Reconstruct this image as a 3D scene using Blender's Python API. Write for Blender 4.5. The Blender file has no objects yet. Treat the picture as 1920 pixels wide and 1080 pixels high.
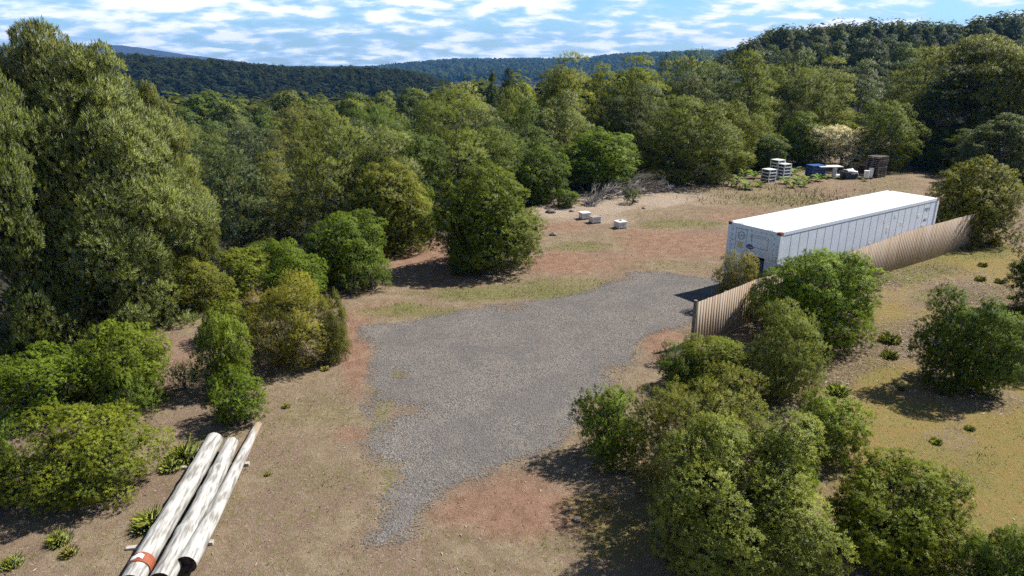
import bpy, math, random
import numpy as np
from mathutils import Vector, Matrix
R_ = math.radians
sc = bpy.context.scene
col = sc.collection

# ------------------------------------------------------------------ camera
F, PITCH, CAMH = 1281.0, 0.32688, 9.2546            # focal length in pixels of a 1920 px frame
cam = bpy.data.objects.new('camera', bpy.data.cameras.new('camera'))
cam.data.sensor_width = 36.0; cam.data.lens = 36.0*F/1920; cam.data.clip_end = 20000; cam.data.clip_start = .1
cam.location = (0, 0, CAMH); cam.rotation_euler = (math.pi/2-PITCH, 0, 0)
col.objects.link(cam); sc.camera = cam
CP, SP = math.cos(PITCH), math.sin(PITCH)
def at(px, py, z=0.0):
    X = (px-960)/F; Y = -(py-540)/F
    fy = CP+Y*SP; fz = -SP+Y*CP
    t = (z-CAMH)/fz
    return X*t, fy*t
def along(px, py, y):                                # point of the ray at distance y in front
    X = (px-960)/F; Y = -(py-540)/F
    fy = CP+Y*SP; fz = -SP+Y*CP
    return X*y/fy, CAMH+fz*y/fy
def topix(x, y, z):
    zz = z-CAMH
    d = y*CP-zz*SP; u = zz*CP+y*SP
    d = np.maximum(d, .1)
    return 960+F*x/d, 540-F*u/d

# ------------------------------------------------------------------ tags and object helpers
def tag(o, label=None, cat=None, group=None, kind=None):
    if label: o['label'] = label
    if cat: o['category'] = cat
    if group: o['group'] = group
    if kind: o['kind'] = kind
    return o
def empty(name, loc, rz=0.0, scale=(1, 1, 1), parent=None):
    o = bpy.data.objects.new(name, None); o.empty_display_size = .2
    o.location = loc; o.rotation_euler = (0, 0, rz); o.scale = scale; o.parent = parent
    col.objects.link(o); return o
def mesh_np(name, V, Q, mat=None, parent=None, attrs=None, smooth=False, n=4, link=True):
    me = bpy.data.meshes.new(name)
    V = np.asarray(V, np.float32).reshape(-1, 3); Q = np.asarray(Q, np.int32).reshape(-1, n)
    me.vertices.add(len(V)); me.vertices.foreach_set('co', V.ravel())
    me.loops.add(Q.size); me.loops.foreach_set('vertex_index', Q.ravel())
    me.polygons.add(len(Q)); me.polygons.foreach_set('loop_start', np.arange(0, Q.size, n, dtype=np.int32))
    if smooth: me.polygons.foreach_set('use_smooth', np.ones(len(Q), bool))
    if attrs and 'nrm' not in attrs and mat and mat.get('leafy'):
        u_ = np.zeros((len(V), 4), np.float32); u_[:, 2] = 1; attrs = dict(attrs, nrm=u_)
    for k, a in (attrs or {}).items():
        at_ = me.attributes.new(k, 'FLOAT_COLOR', 'POINT'); at_.data.foreach_set('color', np.asarray(a, np.float32).ravel())
    me.update(calc_edges=True)
    if mat: me.materials.append(mat)
    if not link: return me
    o = bpy.data.objects.new(name, me); o.parent = parent; col.objects.link(o); return o
class MB:
    def __init__(s): s.v = []; s.f = []
    def add(s, V, Fc):
        b = len(s.v); s.v += [tuple(p) for p in V]; s.f += [tuple(i+b for i in f) for f in Fc]; return s
    def box(s, x0, x1, y0, y1, z0, z1, rz=0.0, c=None):
        V = [(x, y, z) for z in (z0, z1) for x, y in ((x0, y0), (x1, y0), (x1, y1), (x0, y1))]
        if rz:
            cx, cy = c or ((x0+x1)/2, (y0+y1)/2); co, si = math.cos(rz), math.sin(rz)
            V = [(cx+(x-cx)*co-(y-cy)*si, cy+(x-cx)*si+(y-cy)*co, z) for x, y, z in V]
        return s.add(V, [(0, 3, 2, 1), (4, 5, 6, 7), (0, 1, 5, 4), (1, 2, 6, 5), (2, 3, 7, 6), (3, 0, 4, 7)])
    def tube(s, P, r, n=7, cap=True, rng=None, rough=0.0):
        P = [Vector(p) for p in P]; m = len(P); V = []
        for i, p in enumerate(P):
            d = (P[min(i+1, m-1)]-P[max(i-1, 0)]).normalized()
            a = d.cross(Vector((0, 0, 1)) if abs(d.z) < .9 else Vector((1, 0, 0))).normalized(); b = d.cross(a)
            for k in range(n):
                t = 2*math.pi*k/n; q = r[i]*(1+(rng.uniform(-rough, rough) if rng else 0))
                V.append(p+a*math.cos(t)*q+b*math.sin(t)*q)
        Fc = [(i*n+k, i*n+(k+1) % n, (i+1)*n+(k+1) % n, (i+1)*n+k) for i in range(m-1) for k in range(n)]
        if cap: Fc += [tuple(range(n))[::-1], tuple((m-1)*n+k for k in range(n))]
        return s.add(V, Fc)
    def build(s, name, mat, parent=None, bevel=0.0, smooth=False, link=True):
        me = bpy.data.meshes.new(name); me.from_pydata(s.v, [], s.f); me.update()
        if smooth:
            for p in me.polygons: p.use_smooth = True
        if mat: me.materials.append(mat)
        if not link: return me
        o = bpy.data.objects.new(name, me); o.parent = parent; col.objects.link(o)
        if bevel:
            m = o.modifiers.new('bevel', 'BEVEL'); m.width = bevel; m.segments = 2; m.limit_method = 'ANGLE'
        return o

# ------------------------------------------------------------------ materials
def newmat(name):
    m = bpy.data.materials.new(name); m.use_nodes = True; nt = m.node_tree
    return m, nt, nt.nodes['Principled BSDF'], nt.nodes['Material Output']
def N(nt, t, **k):
    n = nt.nodes.new('ShaderNode'+t)
    for a, b in k.items():
        if a.startswith('i_'): n.inputs[a[2:].replace('_', ' ')].default_value = b
        else: setattr(n, a, b)
    return n
def c4(c): return (c[0], c[1], c[2], 1)
def mixc(nt, fac, a, b, blend='MIX'):
    n = nt.nodes.new('ShaderNodeMix'); n.data_type = 'RGBA'; n.blend_type = blend
    for s, v in ((n.inputs[0], fac), (n.inputs[6], a), (n.inputs[7], b)):
        if hasattr(v, 'node'): nt.links.new(v, s)
        else: s.default_value = v if isinstance(v, (int, float)) else c4(v)
    return n.outputs[2]
def math_(nt, op, a, b=0.0, c=None, clamp=False):
    n = nt.nodes.new('ShaderNodeMath'); n.operation = op; n.use_clamp = clamp
    for s, v in zip(n.inputs, (a, b, c)):
        if v is None: continue
        if hasattr(v, 'node'): nt.links.new(v, s)
        else: s.default_value = v
    return n.outputs[0]
def smooth_(nt, v, lo, hi, a=0.0, b=1.0):
    n = nt.nodes.new('ShaderNodeMapRange'); n.interpolation_type = 'SMOOTHSTEP'
    nt.links.new(v, n.inputs[0])
    for i, q in enumerate((lo, hi, a, b)): n.inputs[i+1].default_value = q
    return n.outputs[0]
def noise(nt, vec, scale, detail=4, rough=.55, out=0, dist=0.0):
    n = nt.nodes.new('ShaderNodeTexNoise'); n.inputs['Scale'].default_value = scale
    n.inputs['Detail'].default_value = detail; n.inputs['Roughness'].default_value = rough; n.inputs['Distortion'].default_value = dist
    if vec is not None: nt.links.new(vec, n.inputs['Vector'])
    return n.outputs[out]
def bump(nt, bs, h, strength, dist=.02):
    b = nt.nodes.new('ShaderNodeBump'); b.inputs['Strength'].default_value = strength; b.inputs['Distance'].default_value = dist
    nt.links.new(h, b.inputs['Height']); nt.links.new(b.outputs[0], bs.inputs['Normal'])
def surf(name, c1, c2, scale=3.0, rough=.7, spec=.3, stretch=(1, 1, 1), detail=6, lo=.35, hi=.65, metallic=0.0, bmp=0.0, c3=None, s3=1.0, lo3=.55, hi3=.7):
    m, nt, bs, _ = newmat(name)
    tc = N(nt, 'TexCoord'); mp = N(nt, 'Mapping'); mp.inputs['Scale'].default_value = stretch
    nt.links.new(tc.outputs['Object'], mp.inputs[0]); v = mp.outputs[0]
    n1 = noise(nt, v, scale, detail)
    c = mixc(nt, smooth_(nt, n1, lo, hi), c1, c2)
    if c3: c = mixc(nt, smooth_(nt, noise(nt, v, s3, 5), lo3, hi3), c, c3)
    nt.links.new(c, bs.inputs['Base Color'])
    bs.inputs['Roughness'].default_value = rough; bs.inputs['Specular IOR Level'].default_value = spec; bs.inputs['Metallic'].default_value = metallic
    if bmp: bump(nt, bs, n1, bmp)
    return m

def leaf_mat(name, rough=.5, spec=.3, trans=.11, yellow=(1.30, 1.18, .6), pale=None, plo=.62, phi=.9, bend=2.0):
    m, nt, bs, out = newmat(name)
    a = N(nt, 'Attribute'); a.attribute_name = 'var'
    oi = N(nt, 'ObjectInfo')
    sp = N(nt, 'SeparateColor'); nt.links.new(a.outputs['Color'], sp.inputs[0])
    g = smooth_(nt, sp.outputs[1], 0, 1, .7, 1.7)
    base = mixc(nt, 1.0, oi.outputs['Color'], (.95, 1.02, .62), 'MULTIPLY')
    yel = mixc(nt, 1.0, base, yellow, 'MULTIPLY')
    c = mixc(nt, sp.outputs[0], base, yel)
    comb = N(nt, 'CombineColor')
    for i in range(3): nt.links.new(g, comb.inputs[i])
    c = mixc(nt, 1.0, c, comb.outputs[0], 'MULTIPLY')
    if pale: c = mixc(nt, smooth_(nt, sp.outputs[2], plo, phi), c, pale)
    nt.links.new(c, bs.inputs['Base Color']); bs.inputs['Roughness'].default_value = rough; bs.inputs['Specular IOR Level'].default_value = spec
    m['leafy'] = 1
    na = N(nt, 'Attribute'); na.attribute_name = 'nrm'; vt = N(nt, 'VectorTransform'); vt.vector_type = 'NORMAL'; vt.convert_from = 'OBJECT'; vt.convert_to = 'WORLD'; nt.links.new(na.outputs['Vector'], vt.inputs[0])
    ge = N(nt, 'NewGeometry'); vs = N(nt, 'VectorMath', operation='SCALE'); nt.links.new(vt.outputs[0], vs.inputs[0]); vs.inputs['Scale'].default_value = bend
    va = N(nt, 'VectorMath', operation='ADD'); nt.links.new(vs.outputs[0], va.inputs[0]); nt.links.new(ge.outputs['Normal'], va.inputs[1])
    vn = N(nt, 'VectorMath', operation='NORMALIZE'); nt.links.new(va.outputs[0], vn.inputs[0]); nt.links.new(vn.outputs[0], bs.inputs['Normal'])
    tr = N(nt, 'BsdfTranslucent'); tcol = mixc(nt, 1.0, c, (1.5, 1.6, .6), 'MULTIPLY'); nt.links.new(tcol, tr.inputs[0])
    mx = N(nt, 'MixShader'); mx.inputs[0].default_value = trans
    nt.links.new(bs.outputs[0], mx.inputs[1]); nt.links.new(tr.outputs[0], mx.inputs[2]); nt.links.new(mx.outputs[0], out.inputs[0])
    return m
M = {}
M['leaf'] = leaf_mat('broad_leaf', rough=.55, spec=.16)
M['wattle'] = leaf_mat('wattle_leaf', rough=.5, spec=.22, pale=(.30, .33, .20))
M['needle'] = leaf_mat('far_leaf', rough=.6, spec=.2)
M['flower'] = leaf_mat('flower_leaf', rough=.6, spec=.2, pale=(.62, .55, .38), plo=.38, phi=.5)
M['bark'] = surf('bark', (.10, .08, .065), (.24, .21, .18), 6, .9, .1, (3, 3, .6), bmp=.5)
M['twig'] = surf('grey_twig', (.12, .105, .095), (.29, .265, .24), 3, .85, .2, (1, 1, 1))
M['log'] = surf('weathered_log', (.19, .178, .158), (.49, .48, .455), 7, .85, .2, (.3, 2.2, 2.2), 10, .32, .62, bmp=.35, c3=(.30, .225, .155), s3=1.0, lo3=.63, hi3=.74)
M['log_end'] = surf('log_end', (.012, .01, .008), (.07, .05, .035), 9, .95, .1)
M['pale_log'] = surf('bleached_wood', (.4, .37, .33), (.68, .65, .6), 5, .8, .2, (.3, 2, 2), bmp=.3)
M['orange'] = surf('faded_orange', (.26, .065, .028), (.34, .11, .055), 4, .6, .35, lo=.3, hi=.7)
M['white'] = surf('white_paint', (.80, .80, .80), (.72, .72, .70), 2, .45, .4)
M['roof'] = surf('container_roof', (.82, .82, .82), (.76, .76, .75), .8, .5, .3)
M['boxwhite'] = surf('box_white', (.80, .80, .79), (.68, .68, .66), 6, .6, .3, c3=(.4, .36, .3), s3=9, lo3=.66, hi3=.74)
M['cwhite'] = surf('container_white', (.76, .82, .92), (.70, .77, .87), 1.2, .42, .4, (1, 1, 2.2), c3=(.36, .31, .26), s3=4.5, lo3=.69, hi3=.8)  # blue in this white stands in for sky light on shaded sides
M['seam'] = surf('seam_grey', (.20, .22, .26), (.32, .35, .39), 4, .7, .2)
M['rust'] = surf('rust', (.16, .06, .03), (.30, .14, .08), 9, .85, .15, c3=(.55, .53, .5), s3=6)
M['darkblue'] = surf('machine_dark', (.015, .03, .08), (.03, .055, .13), 4, .6, .4)
M['navy'] = surf('badge_blue', (.008, .035, .22), (.012, .045, .26), 3, .35, .5)
M['inkblue'] = surf('faded_ink', (.17, .22, .30), (.22, .27, .34), 5, .6, .2)
M['yellow'] = surf('faded_yellow', (.72, .55, .18), (.66, .52, .24), 6, .6, .3)
M['bluecrate'] = surf('blue_plastic', (.03, .09, .27), (.04, .11, .32), 4, .45, .4)
M['tub'] = surf('dark_tub', (.015, .02, .03), (.03, .04, .055), 4, .45, .4)
M['oldwood'] = surf('dark_pallet_wood', (.045, .036, .032), (.12, .10, .09), 5, .85, .2, (2, 2, 1), bmp=.3)
M['batten'] = surf('grey_batten', (.3, .27, .23), (.48, .44, .38), 8, .85, .2, (1, 4, 1))
M['batten2'] = surf('weathered_deck_board', (.10, .085, .075), (.26, .23, .205), 5, .85, .2, (3, 1, 1))
M['post'] = surf('fence_post', (.13, .115, .09), (.25, .22, .175), 7, .85, .2, (3, 3, 1))
M['stone'] = surf('stone', (.22, .2, .18), (.36, .33, .3), 9, .9, .2, bmp=.4)
def paling_mat():
    m, nt, bs, _ = newmat('fence_paling')
    a = N(nt, 'Attribute'); a.attribute_name = 'var'; sp = N(nt, 'SeparateColor'); nt.links.new(a.outputs['Color'], sp.inputs[0])
    tc = N(nt, 'TexCoord'); mp = N(nt, 'Mapping'); mp.inputs['Scale'].default_value = (9, 9, .12); nt.links.new(tc.outputs['Object'], mp.inputs[0])
    n1 = noise(nt, mp.outputs[0], 2.6, 7)
    c = mixc(nt, sp.outputs[0], (.31, .225, .155), (.37, .275, .195))
    c = mixc(nt, sp.outputs[1], c, mixc(nt, .6, c, (.40, .36, .31)))
    c = mixc(nt, smooth_(nt, n1, .3, .75), mixc(nt, .18, c, (.22, .14, .09)), c)
    n2 = noise(nt, tc.outputs['Object'], 1.3, 6, .7)
    c = mixc(nt, smooth_(nt, n2, .62, .72, 0, .5), c, (.66, .58, .5))
    nt.links.new(c, bs.inputs['Base Color']); bs.inputs['Roughness'].default_value = .85; bs.inputs['Specular IOR Level'].default_value = .2
    return m
M['paling'] = paling_mat()

# ------------------------------------------------------------------ terrain
def sm(t): t = np.clip(t, 0, 1); return t*t*(3-2*t)
def vnoise(x, y, s, seed=0):
    x = np.asarray(x, float)/s; y = np.asarray(y, float)/s
    xi = np.floor(x).astype(np.int64); yi = np.floor(y).astype(np.int64); fx = sm(x-xi); fy = sm(y-yi)
    def h(a, b):
        q = (a*374761393+b*668265263+seed*1442695041) & 0xffffffff
        q = ((q ^ (q >> 13))*1274126177) & 0xffffffff
        return ((q ^ (q >> 16)) & 0xffff)/65535.0
    return (h(xi, yi)*(1-fx)+h(xi+1, yi)*fx)*(1-fy)+(h(xi, yi+1)*(1-fx)+h(xi+1, yi+1)*fx)*fy
def fbm(x, y, s, seed=0, o=4):
    return sum(vnoise(x, y, s/2**i, seed+i)/2**i for i in range(o))/sum(1/2**i for i in range(o))
def edge_y(x): return np.interp(x, [-30, -14, -9, -6, -1, 3, 8, 20, 30, 38, 60], [24, 26, 30, 34, 38, 47, 52.5, 58, 62, 80, 84])
def P(rows, y, dz=0.0):                              # ridge profile in pixel rows -> heights at distance y
    px = np.array([r[0] for r in rows], float); z = np.array([along(r[0], r[1], y)[1] for r in rows])
    return (px-960)/F/(CP+(540-np.array([r[1] for r in rows]))/F*SP)*y, z+dz
HILL_Y, RIDGE_Y, BLUE_Y, MOUNT_Y = 235., 470., 2200., 3500.
HX, HZ = P([(1180, 150), (1260, 120), (1300, 92), (1345, 76), (1400, 72), (1450, 52), (1500, 50), (1560, 44), (1640, 40), (1700, 38), (1780, 44), (1830, 36), (1870, 28), (1920, 24), (2300, 10)], HILL_Y, -13.5)
RX, RZ = P([(-200, 92), (100, 94), (208, 92), (250, 95), (300, 101), (400, 106), (500, 116), (600, 121), (660, 120), (740, 124), (790, 133), (840, 148), (900, 175), (960, 210)], RIDGE_Y, -14)
BX, BZ = P([(500, 160), (640, 135), (740, 119), (800, 114), (850, 110), (1000, 109), (1100, 109), (1130, 103), (1200, 98), (1280, 96), (1400, 92), (2000, 90)], BLUE_Y, -19)
MX, MZ = P([(-400, 90), (150, 84), (208, 81), (250, 84), (300, 94), (380, 104), (470, 116), (600, 150)], MOUNT_Y, -5)
def terrain(x, y):
    x = np.asarray(x, float); y = np.asarray(y, float)
    d = y-edge_y(x)
    A = np.interp(x, [-20, 0, 10, 25, 60], [6.3, 5.2, 4, 3.5, 3.0])
    z = -A*sm(d/55)
    z = z-2.2*sm((-10-x)/14)*sm((y-8)/20)
    und = (fbm(x, y, 5, 3)-.5)*.16+(fbm(x, y, .7, 8, 2)-.5)*.03
    z = z+und*np.interp(y, [0, 60, 90], [1, 1, 3])
    s = x/np.maximum(y, 1)
    z = z-38*sm((y-130)/160)*sm((.36-s)/.3)
    hz = np.interp(s*HILL_Y, HX, HZ)
    hw = sm((s-.15)/.08)
    z = z+hw*(np.maximum(hz+4, 0))*sm((y-95)/(HILL_Y-95))*(1-.8*sm((y-HILL_Y-15)/120))
    z = np.where(y > 260, z+(-42-z)*sm((y-300)/120)*1.0, z)
    rz = np.interp(s*RIDGE_Y, RX, RZ)
    z = z+np.maximum(rz+42, 0)*sm((y-300)/(RIDGE_Y-300))*(1-sm((y-RIDGE_Y-20)/350))*sm((-.02-s)/.05+1)
    bz = np.interp(s*BLUE_Y, BX, BZ)
    z = z+np.maximum(bz+42, 0)*sm((y-1100)/(BLUE_Y-1100))*(1-.8*sm((y-BLUE_Y-50)/700))
    mz = np.interp(s*MOUNT_Y, MX, MZ)
    z = z+np.maximum(mz+42, 0)*sm((y-2700)/800)*(1-sm((y-MOUNT_Y-50)/400))*sm((-.1-s)/.1)
    return z
def tz(x, y): return float(terrain(x, y))
def axis(lo, hi, step, far, grow=1.13):
    a = list(np.arange(lo, hi+1e-6, step)); s = step
    while a[-1] < far: s *= grow; a.append(a[-1]+s)
    s = step; b = []
    c = lo
    while c > -far: s *= grow; c -= s; b.append(c)
    return np.array(b[::-1]+a)
gx = axis(-22, 42, .2, 4000, 1.085); gy = axis(6, 64, .2, 4100, 1.04); gy = gy[gy > -260]
GX, GY = np.meshgrid(gx, gy); GZ = terrain(GX, GY)
# zones of the ground surface, each a place on the ground
def zone(x, y, lst, seed):
    px, py = topix(x, y, 0*x)
    n = (fbm(x, y, 2.2, seed, 4)-.5)*1.3+(fbm(x, y, .45, seed+9, 3)-.5)*.7
    w = np.zeros_like(x)
    for cx, cy, rx, ry, k in lst:
        q = np.sqrt(((px-cx)/rx)**2+((py-cy)/ry)**2)
        w = np.maximum(w, k*np.clip(1.6-q+n, 0, 1))
    return w
RED = [(965, 955, 120, 55, .95), (900, 900, 70, 30, .5), (800, 475, 90, 40, .8), (830, 520, 90, 30, .7), (1050, 490, 70, 28, .9), (665, 650, 32, 75, .9), (1110, 400, 60, 14, .35), (1060, 425, 50, 14, .7),
       (1240, 645, 40, 28, 1), (1300, 460, 170, 28, .8), (1200, 480, 120, 20, .6), (1400, 405, 90, 14, .6), (1120, 375, 60, 14, .3), (1150, 830, 60, 35, .5), (720, 580, 70, 18, .6), (1170, 500, 60, 14, .5), (655, 815, 25, 15, .7), (335, 660, 40, 30, .6), (1560, 350, 150, 22, .35), (40, 1020, 70, 40, .3), (1490, 370, 80, 16, .35)]
GRN = [(1800, 900, 80, 40, .7), (1640, 700, 60, 25, .6), (1880, 700, 60, 40, .7), (1700, 780, 60, 20, .5), (1700, 510, 140, 22, .9), (1780, 560, 100, 20, .8), (1850, 470, 60, 20, .8), (1760, 850, 100, 50, .55), (1450, 360, 160, 14, .6), (1780, 470, 130, 30, .7), (1850, 600, 90, 40, .6), (1600, 1000, 60, 40, .5), (1840, 860, 60, 40, .6), (1300, 400, 200, 12, .5), (1200, 470, 140, 14, .45), (620, 900, 130, 60, .6), (560, 960, 80, 60, .5), (520, 860, 40, 60, .5), (860, 1050, 200, 30, .4), (1430, 400, 80, 14, .5), (960, 550, 150, 18, .9), (800, 585, 110, 14, .8), (1080, 530, 100, 14, .75), (765, 578, 30, 8, 1), (1075, 460, 80, 12, .8), (1290, 420, 120, 11, .8), (1480, 375, 150, 12, .7), (1180, 450, 110, 7, .55), (715, 800, 22, 90, .7), (745, 705, 14, 10, 1),
       (730, 900, 18, 40, .75), (1090, 1010, 110, 40, .6), (905, 890, 60, 12, .5), (600, 780, 110, 50, .6), (1050, 855, 50, 12, .6), (1650, 350, 70, 30, .6), (1690, 320, 40, 12, .7), (1700, 500, 180, 35, .55), (1780, 600, 100, 20, .5), (1640, 520, 60, 15, .5),
       (420, 900, 40, 70, .6), (380, 830, 30, 30, .8), (300, 1000, 50, 40, .6), (1000, 1050, 160, 20, .4), (640, 980, 120, 60, .25), (1350, 440, 90, 14, .4), (1250, 500, 150, 10, .6), (780, 1040, 120, 25, .35), (1200, 700, 40, 25, .35)]
SAND = [(1180, 375, 160, 16, .8), (1080, 392, 80, 14, .8), (1300, 350, 100, 10, .5), (1120, 410, 70, 9, .6), (350, 655, 40, 25, .5), (1250, 545, 10, 10, .2), (1095, 800, 30, 12, .5), (1180, 360, 40, 5, 1)]
OCH = [(1750, 480, 140, 40, .8), (1880, 640, 120, 60, .8), (1650, 600, 60, 40, .6), (1900, 900, 120, 160, .9), (1620, 700, 120, 30, .95), (1700, 900, 240, 130, .7), (1790, 930, 140, 90, .85), (1680, 790, 120, 40, .8), (1860, 800, 80, 40, .8), (1800, 480, 140, 30, .7), (1900, 520, 60, 60, .6), (1680, 545, 60, 30, .45), (1120, 960, 60, 40, .6), (1150, 1000, 70, 60, .6), (1600, 860, 60, 60, .5), (1780, 610, 90, 40, .5)]
LIT = [(1700, 640, 130, 45, .75), (1640, 528, 60, 14, .8), (1740, 575, 60, 14, .5), (1850, 560, 110, 30, .8), (1550, 660, 80, 60, .8), (1460, 790, 120, 60, .6), (1560, 900, 60, 60, .6), (1760, 500, 60, 15, .6), (60, 1040, 120, 40, .5), (300, 880, 60, 60, .5), (1290, 625, 25, 10, .8), (1880, 760, 60, 20, .6), (1220, 960, 90, 90, .4), (1150, 870, 60, 60, .5), (300, 760, 60, 50, .4)]
mask = (GX > -40) & (GX < 60) & (GY > 4) & (GY < 90)
def zz(lst, seed): return np.where(mask, zone(GX, GY, lst, seed), 0)
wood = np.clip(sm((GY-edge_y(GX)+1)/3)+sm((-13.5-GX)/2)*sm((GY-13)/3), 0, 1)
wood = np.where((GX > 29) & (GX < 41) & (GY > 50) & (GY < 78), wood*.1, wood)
z1 = np.stack([zz(RED, 11), zz(GRN, 23), zz(SAND, 31), np.ones_like(GX)], -1)
z2 = np.stack([zz(OCH, 41), zz(LIT, 53), wood, np.ones_like(GX)], -1)
ny, nx = GX.shape
I = np.arange(ny*nx).reshape(ny, nx)
Q = np.stack([I[:-1, :-1], I[:-1, 1:], I[1:, 1:], I[1:, :-1]], -1).reshape(-1, 4)
def ground_mat():
    m, nt, bs, _ = newmat('ground')
    tc = N(nt, 'TexCoord'); v = tc.outputs['Object']
    a1 = N(nt, 'Attribute'); a1.attribute_name = 'z1'; s1 = N(nt, 'SeparateColor'); nt.links.new(a1.outputs['Color'], s1.inputs[0])
    a2 = N(nt, 'Attribute'); a2.attribute_name = 'z2'; s2 = N(nt, 'SeparateColor'); nt.links.new(a2.outputs['Color'], s2.inputs[0])
    nf = noise(nt, v, 14, 5, .7); nm = noise(nt, v, 2.2, 6, .65); nl = noise(nt, v, .5, 4); ng = noise(nt, v, 45, 3, .7); nb = noise(nt, v, 5.5, 5, .7)
    base = mixc(nt, smooth_(nt, nm, .35, .65), (.218, .155, .100), (.31, .237, .158))
    base = mixc(nt, smooth_(nt, nl, .4, .65), base, (.225, .155, .112))
    base = mixc(nt, smooth_(nt, nb, .5, .68, 0, .75), base, (.17, .165, .055))
    base = mixc(nt, smooth_(nt, nf, .52, .7, 0, .6), base, (.42, .345, .25))
    def lay(c, w, colr, lo=.25, hi=.75, k=.9):
        q = math_(nt, 'ADD', w, math_(nt, 'MULTIPLY', math_(nt, 'SUBTRACT', nb, .5), .9))
        return mixc(nt, smooth_(nt, q, lo, hi, 0, k), c, colr)
    c = lay(base, s1.outputs[2], mixc(nt, nf, (.29, .215, .155), (.50, .42, .335)), .2, .9)
    red = mixc(nt, smooth_(nt, nm, .3, .7), (.215, .112, .070), (.33, .195, .135))
    c = lay(c, s1.outputs[0], mixc(nt, smooth_(nt, nf, .5, .75, 0, .6), red, (.38, .27, .19)), .15, .95, .85)
    och = mixc(nt, smooth_(nt, nm, .42, .66), mixc(nt, smooth_(nt, nb, .4, .6), (.20, .185, .042), (.27, .205, .065)), (.27, .18, .05))
    c = lay(c, s2.outputs[0], mixc(nt, smooth_(nt, nf, .48, .66, 0, .6), och, (.32, .24, .12)), .1, .75, .92)
    grn = mixc(nt, smooth_(nt, nf, .35, .7), (.115, .135, .030), (.235, .215, .085))
    c = lay(c, s1.outputs[1], grn, .42, .95, .8)
    lit = mixc(nt, smooth_(nt, nf, .45, .65), (.12, .085, .05), (.30, .245, .165))
    c = lay(c, s2.outputs[1], lit, .35, .85, .85)
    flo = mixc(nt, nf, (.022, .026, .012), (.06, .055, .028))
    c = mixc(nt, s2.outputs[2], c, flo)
    c = mixc(nt, smooth_(nt, ng, .56, .7, 0, .5), c, mixc(nt, .5, c, (.62, .55, .45)))
    c = mixc(nt, smooth_(nt, ng, .44, .3, 0, .5), c, mixc(nt, .75, c, (.03, .022, .015)))
    nt.links.new(c, bs.inputs['Base Color']); bs.inputs['Roughness'].default_value = .95; bs.inputs['Specular IOR Level'].default_value = .1
    bump(nt, bs, math_(nt, 'ADD', nf, ng), .9, .05); return m
M['ground'] = ground_mat()
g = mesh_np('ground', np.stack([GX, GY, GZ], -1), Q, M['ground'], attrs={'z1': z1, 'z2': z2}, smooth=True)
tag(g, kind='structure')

# gravel lot: its own sheet, ragged edge
GP = [(680, 615), (740, 607), (850, 590), (960, 569), (1060, 556), (1120, 543), (1165, 527), (1190, 511), (1250, 511), (1345, 524), (1400, 538), (1440, 556), (1400, 580), (1310, 600), (1215, 632), (1188, 650), (1185, 682), (1160, 702), (1128, 735), (1100, 748),
      (1085, 790), (1035, 838), (960, 868), (880, 890), (832, 905), (800, 960), (765, 1002), (715, 1016), (690, 1012), (712, 990), (722, 955), (712, 925), (742, 900), (735, 880), (700, 852), (688, 830), (702, 800), (690, 770), (708, 730), (690, 702), (702, 660)]
GW = [at(*p) for p in GP]
def sdist(x, y, poly):
    d = np.full(x.shape, 1e9); ins = np.zeros(x.shape, bool)
    for i in range(len(poly)):
        ax, ay = poly[i]; bx, by = poly[(i+1) % len(poly)]
        ex, ey = bx-ax, by-ay; t = np.clip(((x-ax)*ex+(y-ay)*ey)/(ex*ex+ey*ey), 0, 1)
        d = np.minimum(d, np.hypot(x-ax-t*ex, y-ay-t*ey))
        c = ((ay > y) != (by > y)) & (x < (bx-ax)*(y-ay)/(by-ay+1e-12)+ax); ins ^= c
    return np.where(ins, d, -d)
hs = .045
vx = np.arange(-6.5, 12, hs); vy = np.arange(10.8, 30.5, hs); VX, VY = np.meshgrid(vx, vy)
cx_, cy_ = VX[:-1, :-1]+hs/2, VY[:-1, :-1]+hs/2
rg = np.random.default_rng(5)
sd = sdist(cx_, cy_, GW)
noi = (fbm(cx_, cy_, 1.3, 77, 4)-.5)*1.5+(rg.random(cx_.shape)-.5)*.9+(fbm(cx_, cy_, .3, 70, 2)-.5)*.35
hole = fbm(cx_, cy_, 1.1, 91, 3)
px_, py_ = topix(cx_, cy_, 0*cx_)
bare = sum(np.exp(-((px_-a)/r1)**2-((py_-b)/r2)**2) for a, b, r1, r2 in ((748, 703, 16, 9), (760, 770, 40, 12), (715, 780, 25, 30), (960, 578, 30, 5), (1150, 700, 20, 15)))
keep = (sd+noi*.5 > 0) & (rg.random(cx_.shape) > bare*.9)
I2 = np.arange(VX.size).reshape(VX.shape)
Q2 = np.stack([I2[:-1, :-1], I2[:-1, 1:], I2[1:, 1:], I2[1:, :-1]], -1)[keep]
used = np.unique(Q2); rem = np.zeros(VX.size, np.int64); rem[used] = np.arange(len(used))
VZ = terrain(VX, VY)+.005
GV = np.stack([VX+(rg.random(VX.shape)-.5)*.03, VY+(rg.random(VX.shape)-.5)*.03, VZ+rg.random(VX.shape)*.006], -1).reshape(-1, 3)[used]
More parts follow.
